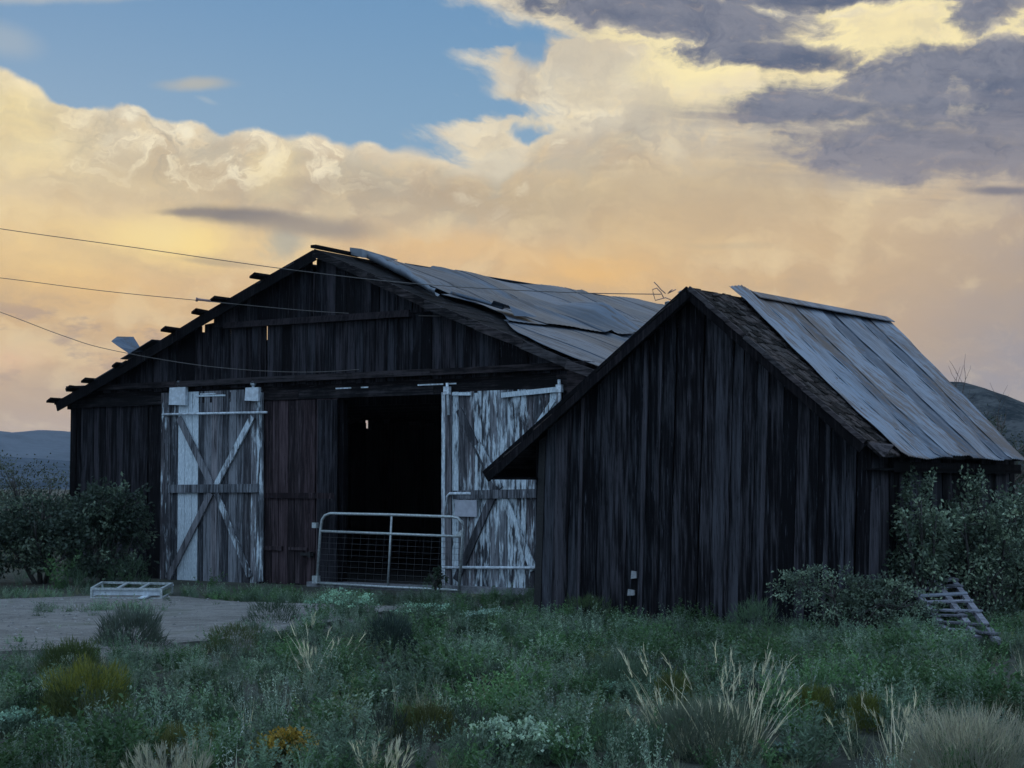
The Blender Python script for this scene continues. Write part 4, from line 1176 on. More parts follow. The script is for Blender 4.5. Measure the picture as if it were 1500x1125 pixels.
cable([(-400, 300), (-150, 404), (0, 457), (90, 491), (160, 512), (300, 536), (440, 545), (560, 538), (660, 524), (768, 504)], [34, 33.6, 33.2, 32.8, 32.4, 31.7, 30.9, 30.2, 29.4, 28.5], 'lowest sagging cable, drooping across the barn gable below the ledge')
b = MB(); q = atY(292, 440, 31.6); b.tube([q + Vector((-.05, 0, -.02)), q + Vector((-.04, 0, .05)), q + Vector((-.03, 0, .02)), q + Vector((.2, 0, -.01))], .022, 7)
io = b.build('insulator', M_INSUL, None, q); io.parent = c2; io.location = q - c2.location

# ================================================================== PALLET and RACK
def pallet():
    C = [atY(1331, 857, 22.3), atY(1398, 851, 22.6), gnd(1462, 938, .08), gnd(1388, 927, .08)]   # TL TR BR BL
    org = (C[2] + C[3]) / 2; org.z = 0
    def B(u, v, h=0.):
        p = (C[0] * (1 - u) + C[1] * u) * (1 - v) + (C[3] * (1 - u) + C[2] * u) * v
        return p + NM * h
    NM = (C[1] - C[0]).cross(C[3] - C[0]).normalized()
    if NM.y > 0: NM = -NM
    root = empty('wooden_pallet', org); tag(root, 'bleached wooden pallet propped up in the weeds beside the shed', 'pallet')
    for u in (.02, .60, .97):
        b = MB(); b.bar(B(u, -.02) - org, B(u, 1.03) - org, .07, .06, NM, .8); b.build('stringer', W_PALLET, root)
    for k in range(8):
        v = .04 + k * .135 + (.0 if k not in (4,) else .03)
        if k == 5: u1 = .62
        else: u1 = 1.02
        b = MB(); b.bar(B(-.02, v + .01, .045) - org, B(u1, v - .01 + R.uniform(-.015, .015), .045) - org, .098, .018, NM, R.uniform(.2, 1.)); b.build('slat', W_PALLET, root)
pallet()
def rack():
    A = gnd(134, 876, .035); B_ = gnd(236, 877, .035); D = gnd(150, 866, .035); E = gnd(252, 868, .035)
    root = empty('metal_rack', A); tag(root, 'low pale open rack lying on the dirt before the barn', 'rack')
    H = .14
    up = Vector((0, 0, H)); A0, B0, D0, E0 = [p - A for p in (A, B_, D, E)]
    b = MB()
    for p, q in ((A0, B0), (D0, E0), (A0, D0), (B0, E0)):
        b.bar(p + up, q + up, .035, .035, (0, 0, 1)); b.bar(p, q, .03, .03, (0, 0, 1))
    b.build('frame', M_GALV, root)
    for p in (A0, B0, D0, E0):
        b = MB(); b.bar(p - Vector((0, 0, .0)), p + up, .035, .035, (0, 1, 0)); b.build('leg', M_GALV, root)
    for f in (.36, .68):
        b = MB(); b.bar(A0.lerp(B0, f) + up * .98, D0.lerp(E0, f) + up * .98, .05, .02, (0, 0, 1)); b.build('crossbar', M_GALV, root)
    b = MB(); p = A0.lerp(D0, .02) + up * .62; q = B0.lerp(E0, .02) + up * .62
    b.bar(p, q, .08, .012, (0, -1, 0), .8); b.build('side_panel', M_COVER, root)
    b = MB(); p = B0 + Vector((-.25, -.22, .02)); b.bar(p, E0 + Vector((-.02, .0, .12)), .10, .02, (0, 0, 1)); b.build('end_panel', M_COVER, root)
rack()

# ================================================================== VEGETATION
def unit(a): return a / np.maximum(np.linalg.norm(a, axis=1, keepdims=True), 1e-6)
def leaves(P, D, L, Wd, colr, fold=.25):
    """one folded diamond per row: base P, axis D, length L, width Wd"""
    n = len(P); rnd = unit(NR.normal(size=(n, 3))); side = unit(np.cross(D, rnd)); nm = np.cross(D, side)
    L = np.asarray(L).reshape(-1, 1) * np.ones((n, 1)); Wd = np.asarray(Wd).reshape(-1, 1) * np.ones((n, 1))
    mid = P + D * L * .5 + nm * L * .06
    V = np.stack([P, mid + side * Wd / 2 + nm * Wd * fold, P + D * L, mid - side * Wd / 2 + nm * Wd * fold], 1).reshape(-1, 3)
    Q = (np.arange(n) * 4)[:, None] + np.array([0, 1, 2, 3])
    return V, Q, np.repeat(colr, 4, axis=0)
def blades(P, D, L, Wd, colr, bend=.3, seg=3):
    """narrow curved strips ending in a point"""
    n = len(P); L = np.asarray(L).reshape(-1, 1) * np.ones((n, 1)); Wd = np.asarray(Wd).reshape(-1, 1) * np.ones((n, 1))
    rnd = unit(NR.normal(size=(n, 3)) * np.array([1, 1, .1])); side = unit(np.cross(D, rnd)); out = unit(rnd * np.array([1, 1, 0]) + 1e-4)
    rows = []
    for k in range(seg + 1):
        f = k / seg; c = P + D * L * f + out * (bend * L * f * f) - np.array([0, 0, 1]) * (bend * .5 * L * f ** 3)
        w = Wd / 2 * (1 - f * .92); rows += [c - side * w, c + side * w]
    V = np.stack(rows, 1).reshape(-1, 3); m = 2 * (seg + 1)
    Q = np.concatenate([(np.arange(n) * m)[:, None] + np.array([2 * k, 2 * k + 1, 2 * k + 3, 2 * k + 2]) for k in range(seg)])
    return V, Q, np.repeat(colr, m, axis=0)
def joinp(parts):
    V = []; Q = []; C = []; o = 0
    for v, q, c in parts:
        V.append(v); Q.append(q + o); C.append(c); o += len(v)
    return np.concatenate(V), np.concatenate(Q), np.concatenate(C)
def tone(base, n, v=.18, hue=.04):
    b = np.array(base)[None, :] * (1 + NR.uniform(-v, v, (n, 1))) * (1 + NR.uniform(-hue, hue, (n, 3)))
    return np.clip(b, .005, .9)

SAGE = (.125, .19, .125); SAGE2 = (.21, .28, .20); GREEN = (.075, .15, .06); DGREEN = (.035, .065, .035)
OLIVE = (.115, .125, .022); YGREEN = (.16, .17, .03); STRAW = (.56, .52, .36); GREYG = (.24, .29, .24); FLOW = (.42, .56, .40); GOLD = (.38, .25, .04)

def t_weed(h, c, nst=7, nl=16, ll=.04, spread=.5, seed=0):
    parts = []
    for k in range(nst):
        a = NR.uniform(0, 6.28); tilt = NR.uniform(.05, spread); hh = h * NR.uniform(.6, 1.1)
        d = np.array([math.cos(a) * tilt, math.sin(a) * tilt, 1.]); d /= np.linalg.norm(d)
        b0 = np.array([math.cos(a), math.sin(a), 0]) * NR.uniform(0, .05)
        f = np.sort(NR.uniform(.08, 1., nl)); P = b0 + d * (f * hh)[:, None] + np.array([math.cos(a), math.sin(a), 0]) * (f ** 2 * hh * tilt * .3)[:, None]
        ph = NR.uniform(0, 6.28, nl); D = unit(np.stack([np.cos(ph), np.sin(ph), NR.uniform(.3, 1.4, nl)], 1))
        parts.append(leaves(P, D, ll * NR.uniform(.6, 1.3, nl) * (1.15 - .5 * f), ll * .32, tone(c, nl)))
        parts.append(blades(b0[None, :], d[None, :], [hh * 1.05], [.006], tone(c, 1), bend=tilt * .3))
    return joinp(parts)
def t_grass(h, c, n=34, w=.006, spread=.35, bend=.35, rad=.06):
    a = NR.uniform(0, 6.28, n); r = NR.uniform(0, rad, n); tl = NR.uniform(0, spread, n)
    P = np.stack([np.cos(a) * r, np.sin(a) * r, np.zeros(n)], 1); D = unit(np.stack([np.cos(a) * tl, np.sin(a) * tl, np.ones(n)], 1))
    return blades(P, D, h * NR.uniform(.45, 1.1, n), w, tone(c, n), bend)
def t_fluff(w, h, c, n=500, ll=.05, lw=.007, c2=None):
    """rounded mound of fine upright twiglets"""
    u = NR.normal(size=(n, 3)); u[:, 2] = np.abs(u[:, 2]); u = unit(u); rr = NR.uniform(.45, 1., (n, 1)) ** .5
    bumps = 1 + .13 * np.sin(u[:, :1] * 7 + 1) * np.sin(u[:, 1:2] * 6 + 2) + .08 * np.sin(u[:, 2:3] * 11)
    P = u * rr * bumps * np.array([w / 2, w / 2, h]); D = unit(u * np.array([.6, .6, .3]) + np.array([0, 0, .9]) + NR.normal(size=(n, 3)) * .25)
    cc = tone(c, n)
    if c2 is not None:
        m = (P[:, 2] > h * .55) & (NR.uniform(0, 1, n) < .75); cc[m] = tone(c2, m.sum())
    return blades(P, D, ll * NR.uniform(.6, 1.4, n), lw, cc, .15, 2)
def t_flower(h, c, cf, n=60, spread=.13):
    a = joinp([t_weed(h * .9, c, 8, 14, .04, .5)])
    parts = [a]
    for k in range(9):
        q = np.array([NR.normal() * spread, NR.normal() * spread, h * NR.uniform(.75, 1.05)]); m = 12
        P = q + NR.normal(size=(m, 3)) * np.array([.028, .028, .008]); D = unit(NR.normal(size=(m, 3)) * .6 + np.array([0, 0, .5]))
        parts.append(leaves(P, D, .022, .018, tone(cf, m, .2)))
    return joinp(parts)

def replicate(tpl, pos, rot, scl, tint):
    """numpy copies of one template at many places"""
    V, Q, C = tpl; n = len(pos)
    c, s = np.cos(rot), np.sin(rot)
    X_ = V[None, :, 0] * c[:, None] - V[None, :, 1] * s[:, None]; Y_ = V[None, :, 0] * s[:, None] + V[None, :, 1] * c[:, None]
    Z_ = np.repeat(V[None, :, 2], n, 0)
    A = np.stack([X_, Y_, Z_], 2) * scl[:, None, None] + pos[:, None, :]
    QQ = Q[None, :, :] + (np.arange(n) * len(V))[:, None, None]
    CC = C[None, :, :] * tint[:, None, :]
    return A.reshape(-1, 3), QQ.reshape(-1, Q.shape[1]), CC.reshape(-1, 3)

SAND = [[gnd(*p) for p in P_] for P_ in [
    [(1400, 985), (1440, 968), (1600, 965), (1700, 1000), (1600, 1045), (1450, 1030)],
    [(1240, 1100), (1330, 1075), (1300, 1140), (1230, 1140)],
    [(1000, 1108), (1130, 1098), (1150, 1140), (980, 1140)],
    [(140, 1000), (60, 1120), (20, 1130), (10, 1080)][:0] or [(-50, 1085), (10, 1080), (20, 1120), (-50, 1140)]]]
BW = lambda x, y: BF.L((x, y, 0)); SWl = lambda x, y: SF.L((x, y, 0))
def open_ground(x, y):
    q = BF.L((x, y, 0))
    if -.1 < q.x < BL + .1 and -.35 < q.y < BLEN + .2: return False
    q = SF.L((x, y, 0))
    if -.05 < q.x < SWD + .1 and -.06 < q.y < SLEN + .2: return False
    return True
FOOT = []
def veg_density(x, y):
    for (fx, fy, r_) in FOOT:
        if abs(x - fx) < r_ and -1.3 - r_ * .6 < y - fy < r_ * .6: return .55 if y < fy - r_ * .45 else .12
    if not open_ground(x, y): return 0.
    d = 1.
    if inpoly(x, y, DIRT): d = .02
    for s_ in SAND:
        if inpoly(x, y, s_): d = .10
    return d
def near_barn(x, y):
    q = BF.L((x, y, 0)); sq = SF.L((x, y, 0))
    if -.4 < sq.x < 4.2 and -1.3 < sq.y < 0: return .16
    return .09 if (3. < q.x < 10.5 and -2.2 < q.y < 0) else 1.
def scatter(n, y0, y1, fn):
    out = []
    while len(out) < n:
        y = math.sqrt(R.uniform(y0 * y0, y1 * y1)); x = R.uniform(-1, 1) * (.315 * y + 4.)
        if R.random() < fn(x, y) * near_barn(x, y): out.append((x, y, (hnoise(x, y) - .06) * .6 if y < 26 else 0.))
    return np.array(out)
def patch(x, y, k): return math.sin(x * 1.1 * k + 1.7 * math.sin(y * .8 * k)) * math.sin(y * .9 * k + 1.3 * math.sin(x * .7 * k + 2)) * .5 + .5
def tints(pos, v=.3):
    n = len(pos); t = np.ones((n, 3)) * NR.uniform(1 - v, 1 + v, (n, 1))
    pp = np.array([patch(p[0] + 5, p[1], 1.6) for p in pos]); t *= (.55 + .9 * pp)[:, None]
    return t
def growth(x, y):
    # the trodden strip by the dirt road and buildings carries lower plants
    px = 750 + x / y * F
    k = .82
    if y > 21: k = .52
    elif px < 480 and y > 14.3: k = .50
    elif px < 800 and y > 17: k = .68
    elif y > 17.5: k = .62
    for (fx, fy, r_) in FOOT:
        if abs(x - fx) < r_ * .95 and fy - 2.6 < y < fy + r_ * .3: k = min(k, .58)
    return k
def stuff(name, groups, label=None):
    parts = []
    for tpls, pos, s0, s1 in groups:
        idx = NR.randint(0, len(tpls), len(pos))
        for k, tp in enumerate(tpls):
            q = pos[idx == k]
            if len(q): parts.append(replicate(tp, q, NR.uniform(0, 6.28, len(q)), NR.uniform(s0, s1, len(q)) * np.array([growth(p[0], p[1]) if p[1] < 29 else 1. for p in q]), tints(q)))
    V, Q, C = joinp(parts); print(name, len(Q), 'faces')
    o = npmesh(name, V, Q, C, M_LEAF if name == 'ground_cover' else M_GRASS); tag(o, label, kind='stuff')
g_ = gnd(1420, 936); FOOT.append((g_.x, g_.y, .38))
# ---- single plants one can point at
def single(name, tpl, px, py, label, cat, group=None, mat=None, sc_=1.):
    g = gnd(px, py); g.z = (hnoise(g.x, g.y) - .06) * .6 if g.y < 26 else 0
    V, Q, C = tpl; o = npmesh(name, V * sc_, Q, C, mat or M_LEAF, None, g); o.rotation_euler.z = R.uniform(0, 6)
    tag(o, label, cat, group); return o
def ppm(py): return F / (HC * F / (py - HZ))        # pixels per metre on the ground at row py
def mound(px, py, wpx, hpx, c, label, cat='shrub', c2=None, n=2600, ll=.055, lw=.007, name='shrub', group=None):
    k = ppm(py); g_ = gnd(px, py); FOOT.append((g_.x, g_.y, wpx / k * .42)); return single(name, t_fluff(wpx / k, hpx / k * 1.2, c, n, ll, lw, c2), px, py, label, cat, group)
GR = 'shrubs and clumps in the weedy field'
mound(192, 946, 100, 52, (.085, .11, .085), 'dark grey-green spiky shrub standing at the edge of the pale dirt', n=2200, ll=.13, lw=.010, group=GR)
mound(105, 990, 95, 50, (.060, .085, .025), 'dark green rounded shrub just behind the yellow-green one', n=2600, group=GR)
mound(128, 1062, 150, 84, (.085, .105, .03), 'yellow-green topped rounded shrub in the left foreground', c2=(.16, .17, .028), n=5200, group=GR)
mound(303, 1056, 34, 28, (.14, .15, .02), 'tiny yellow-green tuft right of the large yellow-green shrub', n=500, ll=.04, group=GR)
mound(265, 1100, 130, 40, (.12, .13, .04), 'low olive shrub above the straw-coloured tuft', n=2200, group=GR)
mound(570, 962, 78, 56, (.030, .05, .042), 'dark shrub below the foot of the farm gate', n=2200, ll=.09, group=GR)
mound(625, 1082, 100, 40, (.075, .085, .025), 'low dark olive mound left of the white-flowering plant', n=2000, group=GR)
mound(1192, 1062, 66, 50, (.105, .125, .025), 'larger of two rounded olive bushes behind the straw stalks', n=1500, group=GR)
mound(1266, 1066, 54, 46, (.12, .14, .03), 'smaller right-hand one of two rounded olive bushes', n=1300, group=GR)
mound(1420, 1145, 210, 100, (.25, .25, .18), 'broad pale dry bush in the bottom right corner', c2=(.40, .38, .27), n=4200, ll=.10, lw=.005, group=GR)
mound(1105, 935, 84, 56, (.075, .13, .07), 'bright green bush against the foot of the shed front', n=1800, ll=.07, group=GR)
mound(165, 893, 210, 9, (.12, .15, .09), 'thin line of low grass growing across the pale dirt', 'grass clump', n=1500, ll=.07, name='grass_clump', group=GR)
mound(345, 950, 90, 36, (.08, .10, .04), 'low green mound at the right of the spiky shrub', n=1500, group=GR)
mound(985, 1040, 60, 50, (.09, .11, .03), 'olive tuft in front of the shed behind straw stalks', n=1200, group=GR)
mound(905, 1010, 120, 44, (.07, .115, .07), 'wide soft green mound in mid field below the shed corner', n=2200, ll=.08, group=GR)
mound(400, 915, 90, 34, (.045, .075, .045), 'dark green mound where the dirt ends right of the road', n=1500, ll=.07, group=GR)
mound(860, 905, 80, 36, (.06, .10, .04), 'green mound at the left foot of the shed', n=1500, ll=.07, group=GR)
mound(1030, 1100, 190, 62, (.13, .16, .11), 'grey-green clump around the foot of the tallest straw stalks', n=3600, ll=.12, lw=.006, group=GR)

def gravel():
    V = []; Q = []; C = []; n = 0
    P_ = []
    while len(P_) < 2600:
        y = R.uniform(18.5, 27.5); x = R.uniform(-11, 0)
        if inpoly(x, y, DIRT): P_.append((x, y))
    base = np.array([(1, 0, 0), (0, 1, 0), (-1, 0, 0), (0, -1, 0), (0, 0, 1.)]); fc = np.array([(0, 1, 4), (1, 2, 4), (2, 3, 4), (3, 0, 4)])
    for (x, y) in P_:
        r = .006 + .022 * R.random() ** 4; v = base * r * NR.uniform(.6, 1.3, (5, 1)) * np.array([1, 1, .7]) + np.array([x, y, .05])
        V.append(v); Q.append(fc + n); C.append(np.tile(np.array([.19, .185, .18]) * R.uniform(.35, 1.3), (5, 1))); n += 5
    o = npmesh('gravel', np.concatenate(V), np.concatenate(Q), np.concatenate(C), M_STONE); tag(o, kind='stuff')
gravel()
def flower(px, py, wpx, hpx, c, cf, label, n=9, cl=26, group=None):
    k = ppm(py); w, h = wpx / k, hpx / k; parts = []; g_ = gnd(px, py); FOOT.append((g_.x, g_.y, w * .4))
    for i in range(int(n)):
        a = NR.uniform(0, 6.28); r = w / 2 * math.sqrt(NR.uniform(0, 1)); v, q, cc = t_weed(h * .9, c, 7, 16, .05, .5)
        parts.append((v + np.array([math.cos(a) * r, math.sin(a) * r, 0]), q, cc))
    for i in range(cl):
        a = NR.uniform(0, 6.28); r = w / 2 * math.sqrt(NR.uniform(0, 1)); m = 22
        q = np.array([math.cos(a) * r, math.sin(a) * r, h * NR.uniform(.7, 1.02) * (1 - .35 * (r / w * 2) ** 2)])
        P = q + NR.normal(size=(m, 3)) * np.array([.038, .038, .012]); D = unit(NR.normal(size=(m, 3)) * .6 + np.array([0, 0, .6]))
        parts.append(leaves(P, D, .028, .022, tone(cf, m, .25)))
    return single('flowering_plant', joinp(parts), px, py, label, 'plant', group)
FG = 'flowering weeds'
flower(425, 1112, 72, 50, (.15, .16, .04), GOLD, 'plant with orange-gold flower heads near the bottom edge', 9, 26, FG)
flower(752, 1112, 120, 58, SAGE, FLOW, 'plant with pale flower clusters low in the middle foreground', 16, 26, FG)
flower(812, 1120, 60, 40, SAGE, FLOW, 'smaller pale-flowered plant right of the larger pale-flowered one', 8, 9, FG)
flower(500, 906, 100, 46, (.14, .22, .14), (.32, .52, .36), 'pale mint-green blooming plant below the left end of the gate', 20, 34, FG)
flower(620, 905, 90, 28, (.12, .19, .12), (.30, .48, .34), 'pale mint-green blooming plant under the right end of the gate', 16, 14, FG)
flower(715, 912, 90, 24, (.09, .15, .09), (.28, .42, .32), 'flat pale-green plant under the right barn door', 14, 14, FG)
flower(25, 1068, 70, 34, SAGE, (.26, .42, .30), 'pale-topped weed cut by the left edge of the picture', 10, 12, FG)
flower(80, 1075, 50, 32, SAGE, (.24, .38, .28), 'pale-topped weed just left below the yellow-green shrub', 8, 8, FG)
flower(540, 1010, 110, 36, SAGE2, (.24, .34, .27), 'grey-topped weed right of the left straw stalks', 14, 14, FG)
flower(910, 1020, 70, 30, SAGE, (.20, .34, .24), 'small pale-topped weed in mid field below the shed', 8, 6, FG)
flower(1150, 1105, 60, 26, SAGE, (.26, .40, .34), 'small pale-topped weed between the straw stalks', 6, 6, FG)

def stalks(px, py, wpx, hpx, n, label, lean=0., c=STRAW, w=.012, group='tall straw-coloured grasses'):
    k = ppm(py); Wd, h = wpx / k, hpx / k
    P = np.stack([NR.uniform(-.5, .5, n) * Wd * .45, NR.uniform(-.15, .15, n), np.zeros(n)], 1)
    D = unit(np.stack([P[:, 0] / Wd * 1.2 + lean + NR.normal(size=n) * .22, NR.normal(size=n) * .12, np.ones(n)], 1))
    L = h * (.35 + .75 * NR.uniform(0, 1, n) ** 1.4)
    A = blades(P, D, L, w, tone(c, n, .3), .22, 5)
    # seed heads: short tight bristles near the tip
    m = 9; Pt = np.repeat(P + D * L[:, None] * .80, m, 0) + np.repeat(D * L[:, None] * .2, m, 0) * NR.uniform(0, 1, (n * m, 1))
    B_ = blades(Pt, unit(np.repeat(D, m, 0) + NR.normal(size=(n * m, 3)) * .16), .07, .006, tone(tuple(q * 1.15 for q in c), n * m, .25), .1, 2)
    n3 = n * 5; P3 = np.stack([NR.uniform(-.5, .5, n3) * Wd * .6, NR.uniform(-.2, .2, n3), np.zeros(n3)], 1)
    D3 = unit(np.stack([NR.normal(size=n3) * .3, NR.normal(size=n3) * .3, np.ones(n3)], 1))
    E_ = blades(P3, D3, h * NR.uniform(.15, .5, n3), .006, tone((.20, .22, .14), n3, .3), .3)
    o = single('tall_grass', joinp([A, B_, E_]), px, py, label, 'grass clump', group, M_GRASS); o.rotation_euler.z = 0
    return o
stalks(468, 990, 100, 92, 26, 'clump of tall straw stalks left of centre, below the gate')
stalks(990, 1100, 110, 150, 20, 'slanting straw stalks left of the tallest clump', -.08)
stalks(1078, 1105, 150, 165, 46, 'tallest and thickest clump of straw stalks, leaning right', .16)
stalks(1250, 1100, 50, 110, 5, 'few leaning straw stems by the bare sandy patch', -.35)
stalks(1320, 1108, 120, 96, 22, 'straw stalks left of the broad pale dry bush')
stalks(245, 1148, 190, 60, 110, 'dense straw-coloured tuft at the bottom edge, left', 0., (.36, .35, .25), .006)
stalks(560, 1140, 110, 60, 40, 'sparse pale stalks at the bottom edge, left of centre')
stalks(945, 1085, 40, 60, 6, 'few short pale stems in front of the olive tuft')

def t_clump(w, h, c, nst=26, nl=20, ll=.045):
    # a rounded leafy bushlet: stems fan out of one root, pale new leaves on top
    parts = []
    for k in range(nst):
        v, q, cc = t_weed(h * NR.uniform(.7, 1.05), c, 1, nl, ll, .12); a = NR.uniform(0, 6.28); r = w / 2 * math.sqrt(NR.uniform(0, 1))
        v = v.copy(); v[:, 2] *= 1 - .45 * (r / w * 2) ** 2; f = v[:, 2] / h
        v[:, 0] += math.cos(a) * r * (.35 + .75 * f); v[:, 1] += math.sin(a) * r * (.35 + .75 * f)
        cc = cc.copy(); parts.append((v, q, cc))
    return joinp(parts)
clump_t = [t_clump(.62, .46, SAGE, 30, 22) for _ in range(3)] + [t_clump(.55, .40, SAGE2, 26, 20, .038) for _ in range(2)]
clump2_t = [t_clump(.66, .42, GREEN, 32, 24, .05) for _ in range(3)] + [t_clump(.6, .36, (.10, .13, .06), 30, 22, .035)]
sage_t = [t_weed(.36, SAGE, 11, 22, .042, .8) for _ in range(4)] + [t_weed(.42, SAGE2, 10, 20, .038, .6) for _ in range(3)]
green_t = [t_weed(.32, GREEN, 9, 20, .05, .8) for _ in range(4)] + [t_fluff(.34, .26, DGREEN, 260, .06, .010)]
dark_t = [t_fluff(.40, .30, DGREEN, 300, .06, .009), t_fluff(.36, .30, (.05, .07, .05), 260, .07, .008)]
light_t = [t_weed(.42, GREYG, 7, 12, .03, .35) for _ in range(3)]
dens_hi = lambda x, y: veg_density(x, y)
stuff('ground_cover', [
    (sage_t, scatter(1500, 10.2, 28.5, lambda x, y: veg_density(x, y) * (.35 + .65 * patch(x, y, 1.))), .55, 1.15),
    (green_t, scatter(1150, 10.2, 29., lambda x, y: veg_density(x, y) * (.15 + .85 * (1 - patch(x, y, 1.)))), .6, 1.2),
    (clump_t, scatter(900, 10.3, 27, lambda x, y: veg_density(x, y) * (veg_density(x, y) > .5)), .5, 1.7),
    (clump2_t, scatter(640, 10.3, 27, lambda x, y: veg_density(x, y) * (veg_density(x, y) > .5)), .5, 1.7),
    (dark_t, scatter(560, 11, 27, lambda x, y: veg_density(x, y) * (patch(x + 9, y, 1.4) > .6) * (veg_density(x, y) > .5)), .6, 1.2),
    (light_t, scatter(720, 10.2, 27, lambda x, y: veg_density(x, y) * (.2 + .8 * patch(x - 4, y + 3, .8))), .6, 1.2),
    (green_t, scatter(900, 29, 75, lambda x, y: float(open_ground(x, y))), 1.0, 2.2),
], 'low grey-green weeds covering the field before the barn and shed')
grass_t = [t_grass(.36, SAGE, 36) for _ in range(4)] + [t_grass(.34, (.17, .19, .11), 34) for _ in range(3)]
dry_t = [t_grass(.42, STRAW, 14, .005, .3, .25) for _ in range(3)]
low_t = [t_grass(.14, (.12, .15, .08), 30, .006, .8, .4) for _ in range(3)]
stuff('grass', [
    (grass_t, scatter(1700, 10.1, 28.5, lambda x, y: veg_density(x, y)), .5, 1.15),
    (dry_t, scatter(420, 10.1, 26, lambda x, y: veg_density(x, y) * (.12 + .88 * (patch(x + 2, y - 5, .9) > .68))), .5, 1.1),
    (low_t, scatter(3000, 10.2, 29, lambda x, y: .08 * float(open_ground(x, y)) + .9 * veg_density(x, y)), .5, 1.2),
    (grass_t, scatter(1200, 28.5, 80, lambda x, y: float(open_ground(x, y))), .9, 1.6),
], 'thin mixed green and straw grass between the weeds')

# ---- leafy bushes with stems
def bush(name, base, w, d, h, c, c2, n, ll, label, cat, lobes=9, group=None, gap=.25, airy=.0, seed=1, z0=.0):
    rs = random.Random(seed)
    root = empty(name, base); tag(root, label, cat, group)
    L_ = []
    for k in range(lobes):
        a = rs.uniform(0, 6.28); r = math.sqrt(rs.uniform(0, 1)); zc = rs.uniform(.28, .82)
        wid = (1 - .5 * abs(zc - .45) * 1.6)
        L_.append(((math.cos(a) * r * w * .36 * wid, math.sin(a) * r * d * .36 * wid, zc * h), rs.uniform(.22, .36)))
    b = MB()
    for (p, r) in L_:
        q = Vector(p); st = Vector((q.x * .15, q.y * .15, -.05)); mid_ = st.lerp(q, .5) + Vector((rs.uniform(-.1, .1), rs.uniform(-.1, .1), .1))
        b.tube([st, mid_, q, q + Vector((q.x * .2, q.y * .2, r * h * .5))], .022 * (h ** .6), 5, taper=.2)
        for j in range(4):
            e = q + Vector((rs.uniform(-1, 1) * r * w * .5, rs.uniform(-1, 1) * r * d * .5, rs.uniform(-.3, 1) * r * h * .6)); b.tube([mid_.lerp(q, .6), q.lerp(e, .5), e], .010, 4, taper=.3)
    b.build('stem', M_BARK, root)
    parts = []
    per = n // lobes
    for (p, r) in L_:
        u = unit(NR.normal(size=(per, 3))); rr = NR.uniform(.15, 1., (per, 1)) ** .45
        bb = 1 + .22 * np.sin(u[:, :1] * 8 + p[0] * 5) * np.sin(u[:, 2:3] * 7 + p[2] * 3)
        # leaves sit in twig-end clusters with gaps between
        ncl = max(6, per // 22); cen = unit(NR.normal(size=(ncl, 3))) * NR.uniform(.35, 1., (ncl, 1)) ** .5
        idx = NR.randint(0, ncl, per); uu = cen[idx] * (1 - airy * .0) + NR.normal(size=(per, 3)) * .10
        P = np.array(p) + uu * bb * np.array([w * r * 1.0, d * r * 1.0, h * r * .95])
        P[:, 2] = np.maximum(P[:, 2], z0 + NR.uniform(0, .1, per))
        D = unit(NR.normal(size=(per, 3)) * .8 + np.array([0, 0, -.1]) + uu * .6)
        cc = tone(c, per, .3)
        lt = NR.uniform(0, 1, ncl)[idx] > .72
        cc[lt] = tone(c2, lt.sum(), .2)
        parts.append(leaves(P, D, ll * NR.uniform(.6, 1.3, per), ll * .55, cc))
    V, Q, C = joinp(parts); npmesh('foliage', V, Q, C, M_LEAF, root)
    return root
DK = (.040, .062, .045); MD = (.08, .115, .08); LT = (.28, .36, .25)
bush('leafy_shrub', atY(1352, 906, 22.0), 1.05, .9, 1.85, MD, LT, 4200, .06, 'leafy shrub climbing the shed side wall nearest its front corner', 'shrub', 11, 'bushes by the buildings', seed=3).location.z = 0
bush('leafy_shrub', atY(1440, 906, 22.9), 1.5, 1.2, 1.72, MD, LT, 5600, .06, 'leafy shrub with pale leaf clusters in front of the shed side wall, above the pallet', 'shrub', 11, 'bushes by the buildings', seed=5).location.z = 0
bush('leafy_shrub', atY(1540, 906, 23.8), 1.8, 1.4, 2.1, MD, LT, 5600, .075, 'dark leafy shrub at the right edge beyond the pallet', 'shrub', 10, 'bushes by the buildings', seed=9).location.z = 0
bush('leafy_shrub', atY(1240, 925, 20.9), 1.9, .8, .86, (.09, .125, .09), (.22, .29, .20), 4400, .045, 'low leafy bush at the foot of the shed front right corner', 'shrub', 9, 'bushes by the buildings', seed=12).location.z = 0
bush('leafy_shrub', atY(1275, 925, 21.2), .9, .7, .6, (.055, .08, .055), (.09, .13, .09), 3000, .05, 'low bush left of the pallet', 'shrub', 9, 'bushes by the buildings', seed=14).location.z = 0
bush('leafy_shrub', atY(60, 860, 31.6), 2.6, 1.8, 1.5, DK, (.12, .16, .11), 6500, .085, 'broad dark bush at the far left in front of the distant hill', 'shrub', 12, 'bushes by the buildings', seed=21).location.z = 0
bush('leafy_shrub', atY(155, 860, 31.6), 1.6, 1.1, 1.7, DK, (.12, .165, .115), 5600, .085, 'dark bush against the left end of the barn front', 'shrub', 11, 'bushes by the buildings', seed=22).location.z = 0
bush('leafy_shrub', atY(-70, 860, 31.0), 2.0, 1.6, 1.4, DK, MD, 4200, .085, 'dark bush cut by the left edge', 'shrub', 10, 'bushes by the buildings', seed=23).location.z = 0
bush('leafy_shrub', atY(55, 840, 39.0), 3.0, 2.0, 2.2, (.07, .085, .06), (.10, .12, .085), 7000, .06, 'taller pale olive bush rising behind the dark left bush', 'shrub', 12, 'bushes by the buildings', seed=24).location.z = 0
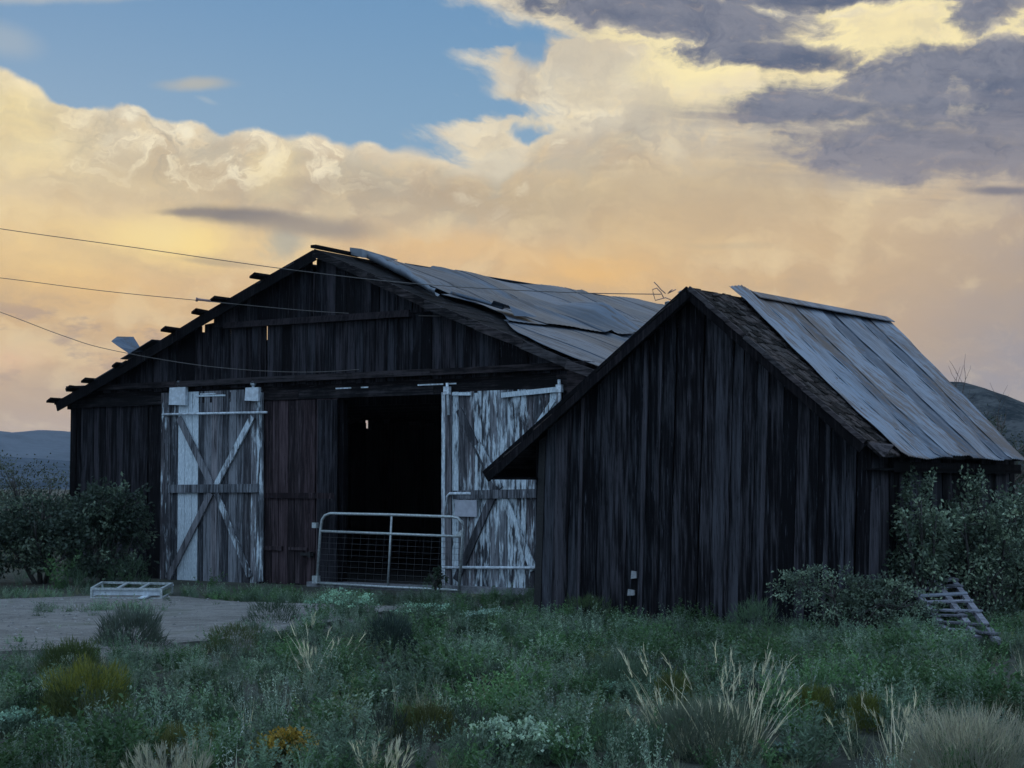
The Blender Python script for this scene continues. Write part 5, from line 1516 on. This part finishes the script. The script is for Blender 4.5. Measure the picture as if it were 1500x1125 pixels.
bush('leafy_shrub', atY(-40, 840, 40.0), 3.0, 2.0, 1.9, (.065, .08, .055), (.09, .11, .08), 5000, .06, 'pale olive bush at the far left edge behind the dark bushes', 'shrub', 12, 'bushes by the buildings', seed=25).location.z = 0
bush('leafy_shrub', atY(640, 880, 28.6), .35, .3, .5, (.04, .065, .04), (.07, .10, .07), 500, .05, 'small dark weed standing at the right foot of the gate', 'shrub', 4, 'bushes by the buildings', seed=31).location.z = 0
for i, (px, Y, w_, h_, lb) in enumerate([(1455, 60, 5., 3.6, 'round dark juniper on the slope behind the shed roof, right of the bare tree'), (1500, 70, 5., 3.8, 'dark juniper on the slope at the right edge above the eave'), (1425, 80, 4., 5., 'small dark juniper just showing over the shed roof edge')]):
    bush('juniper', atY(px, 710, Y), w_, 3., h_, (.04, .055, .04), (.065, .08, .05), 4200, .12, lb, 'shrub', 10, 'junipers behind the shed', seed=40 + i).location.z = 0

# bare tree beyond the shed
def bare_tree(base, h, spread, label, seed):
    rs = random.Random(seed); root = empty('bare_tree', base); tag(root, label, 'tree', 'bare trees behind the shed')
    bt = MB(); bb = MB()
    def grow(p, d, l, r, lev):
        n = 4; pts = [p]
        for k in range(n):
            d = (d + Vector((rs.uniform(-.22, .22), rs.uniform(-.22, .22), rs.uniform(-.05, .16)))).normalized(); pts.append(pts[-1] + d * l / n)
        (bt if lev == 0 else bb).tube(pts, r, 6 if lev < 2 else 4, taper=.45)
        if lev >= 4: return
        for k in range(3 if lev else 5):
            q = pts[rs.randint(2, n)]; nd = (d + Vector((rs.uniform(-1, 1) * spread, rs.uniform(-1, 1) * spread, rs.uniform(-.1, .5)))).normalized()
            grow(q, nd, l * rs.uniform(.55, .8), r * .5, lev + 1)
    grow(Vector((0, 0, -.1)), Vector((0, 0, 1)), h * .45, .08, 0)
    bt.build('trunk', M_BARK, root); bb.build('branch', M_TWIG, root)
g = atY(1455, 700, 36); g.z = 0; bare_tree(g, 3.9, .95, 'thin bare tree whose dead twigs show above the shed roof at the right', 4)
g = atY(1415, 700, 37); g.z = 0; bare_tree(g, 3.7, 1.1, 'thin bare tree just behind the rear edge of the shed roof', 8)
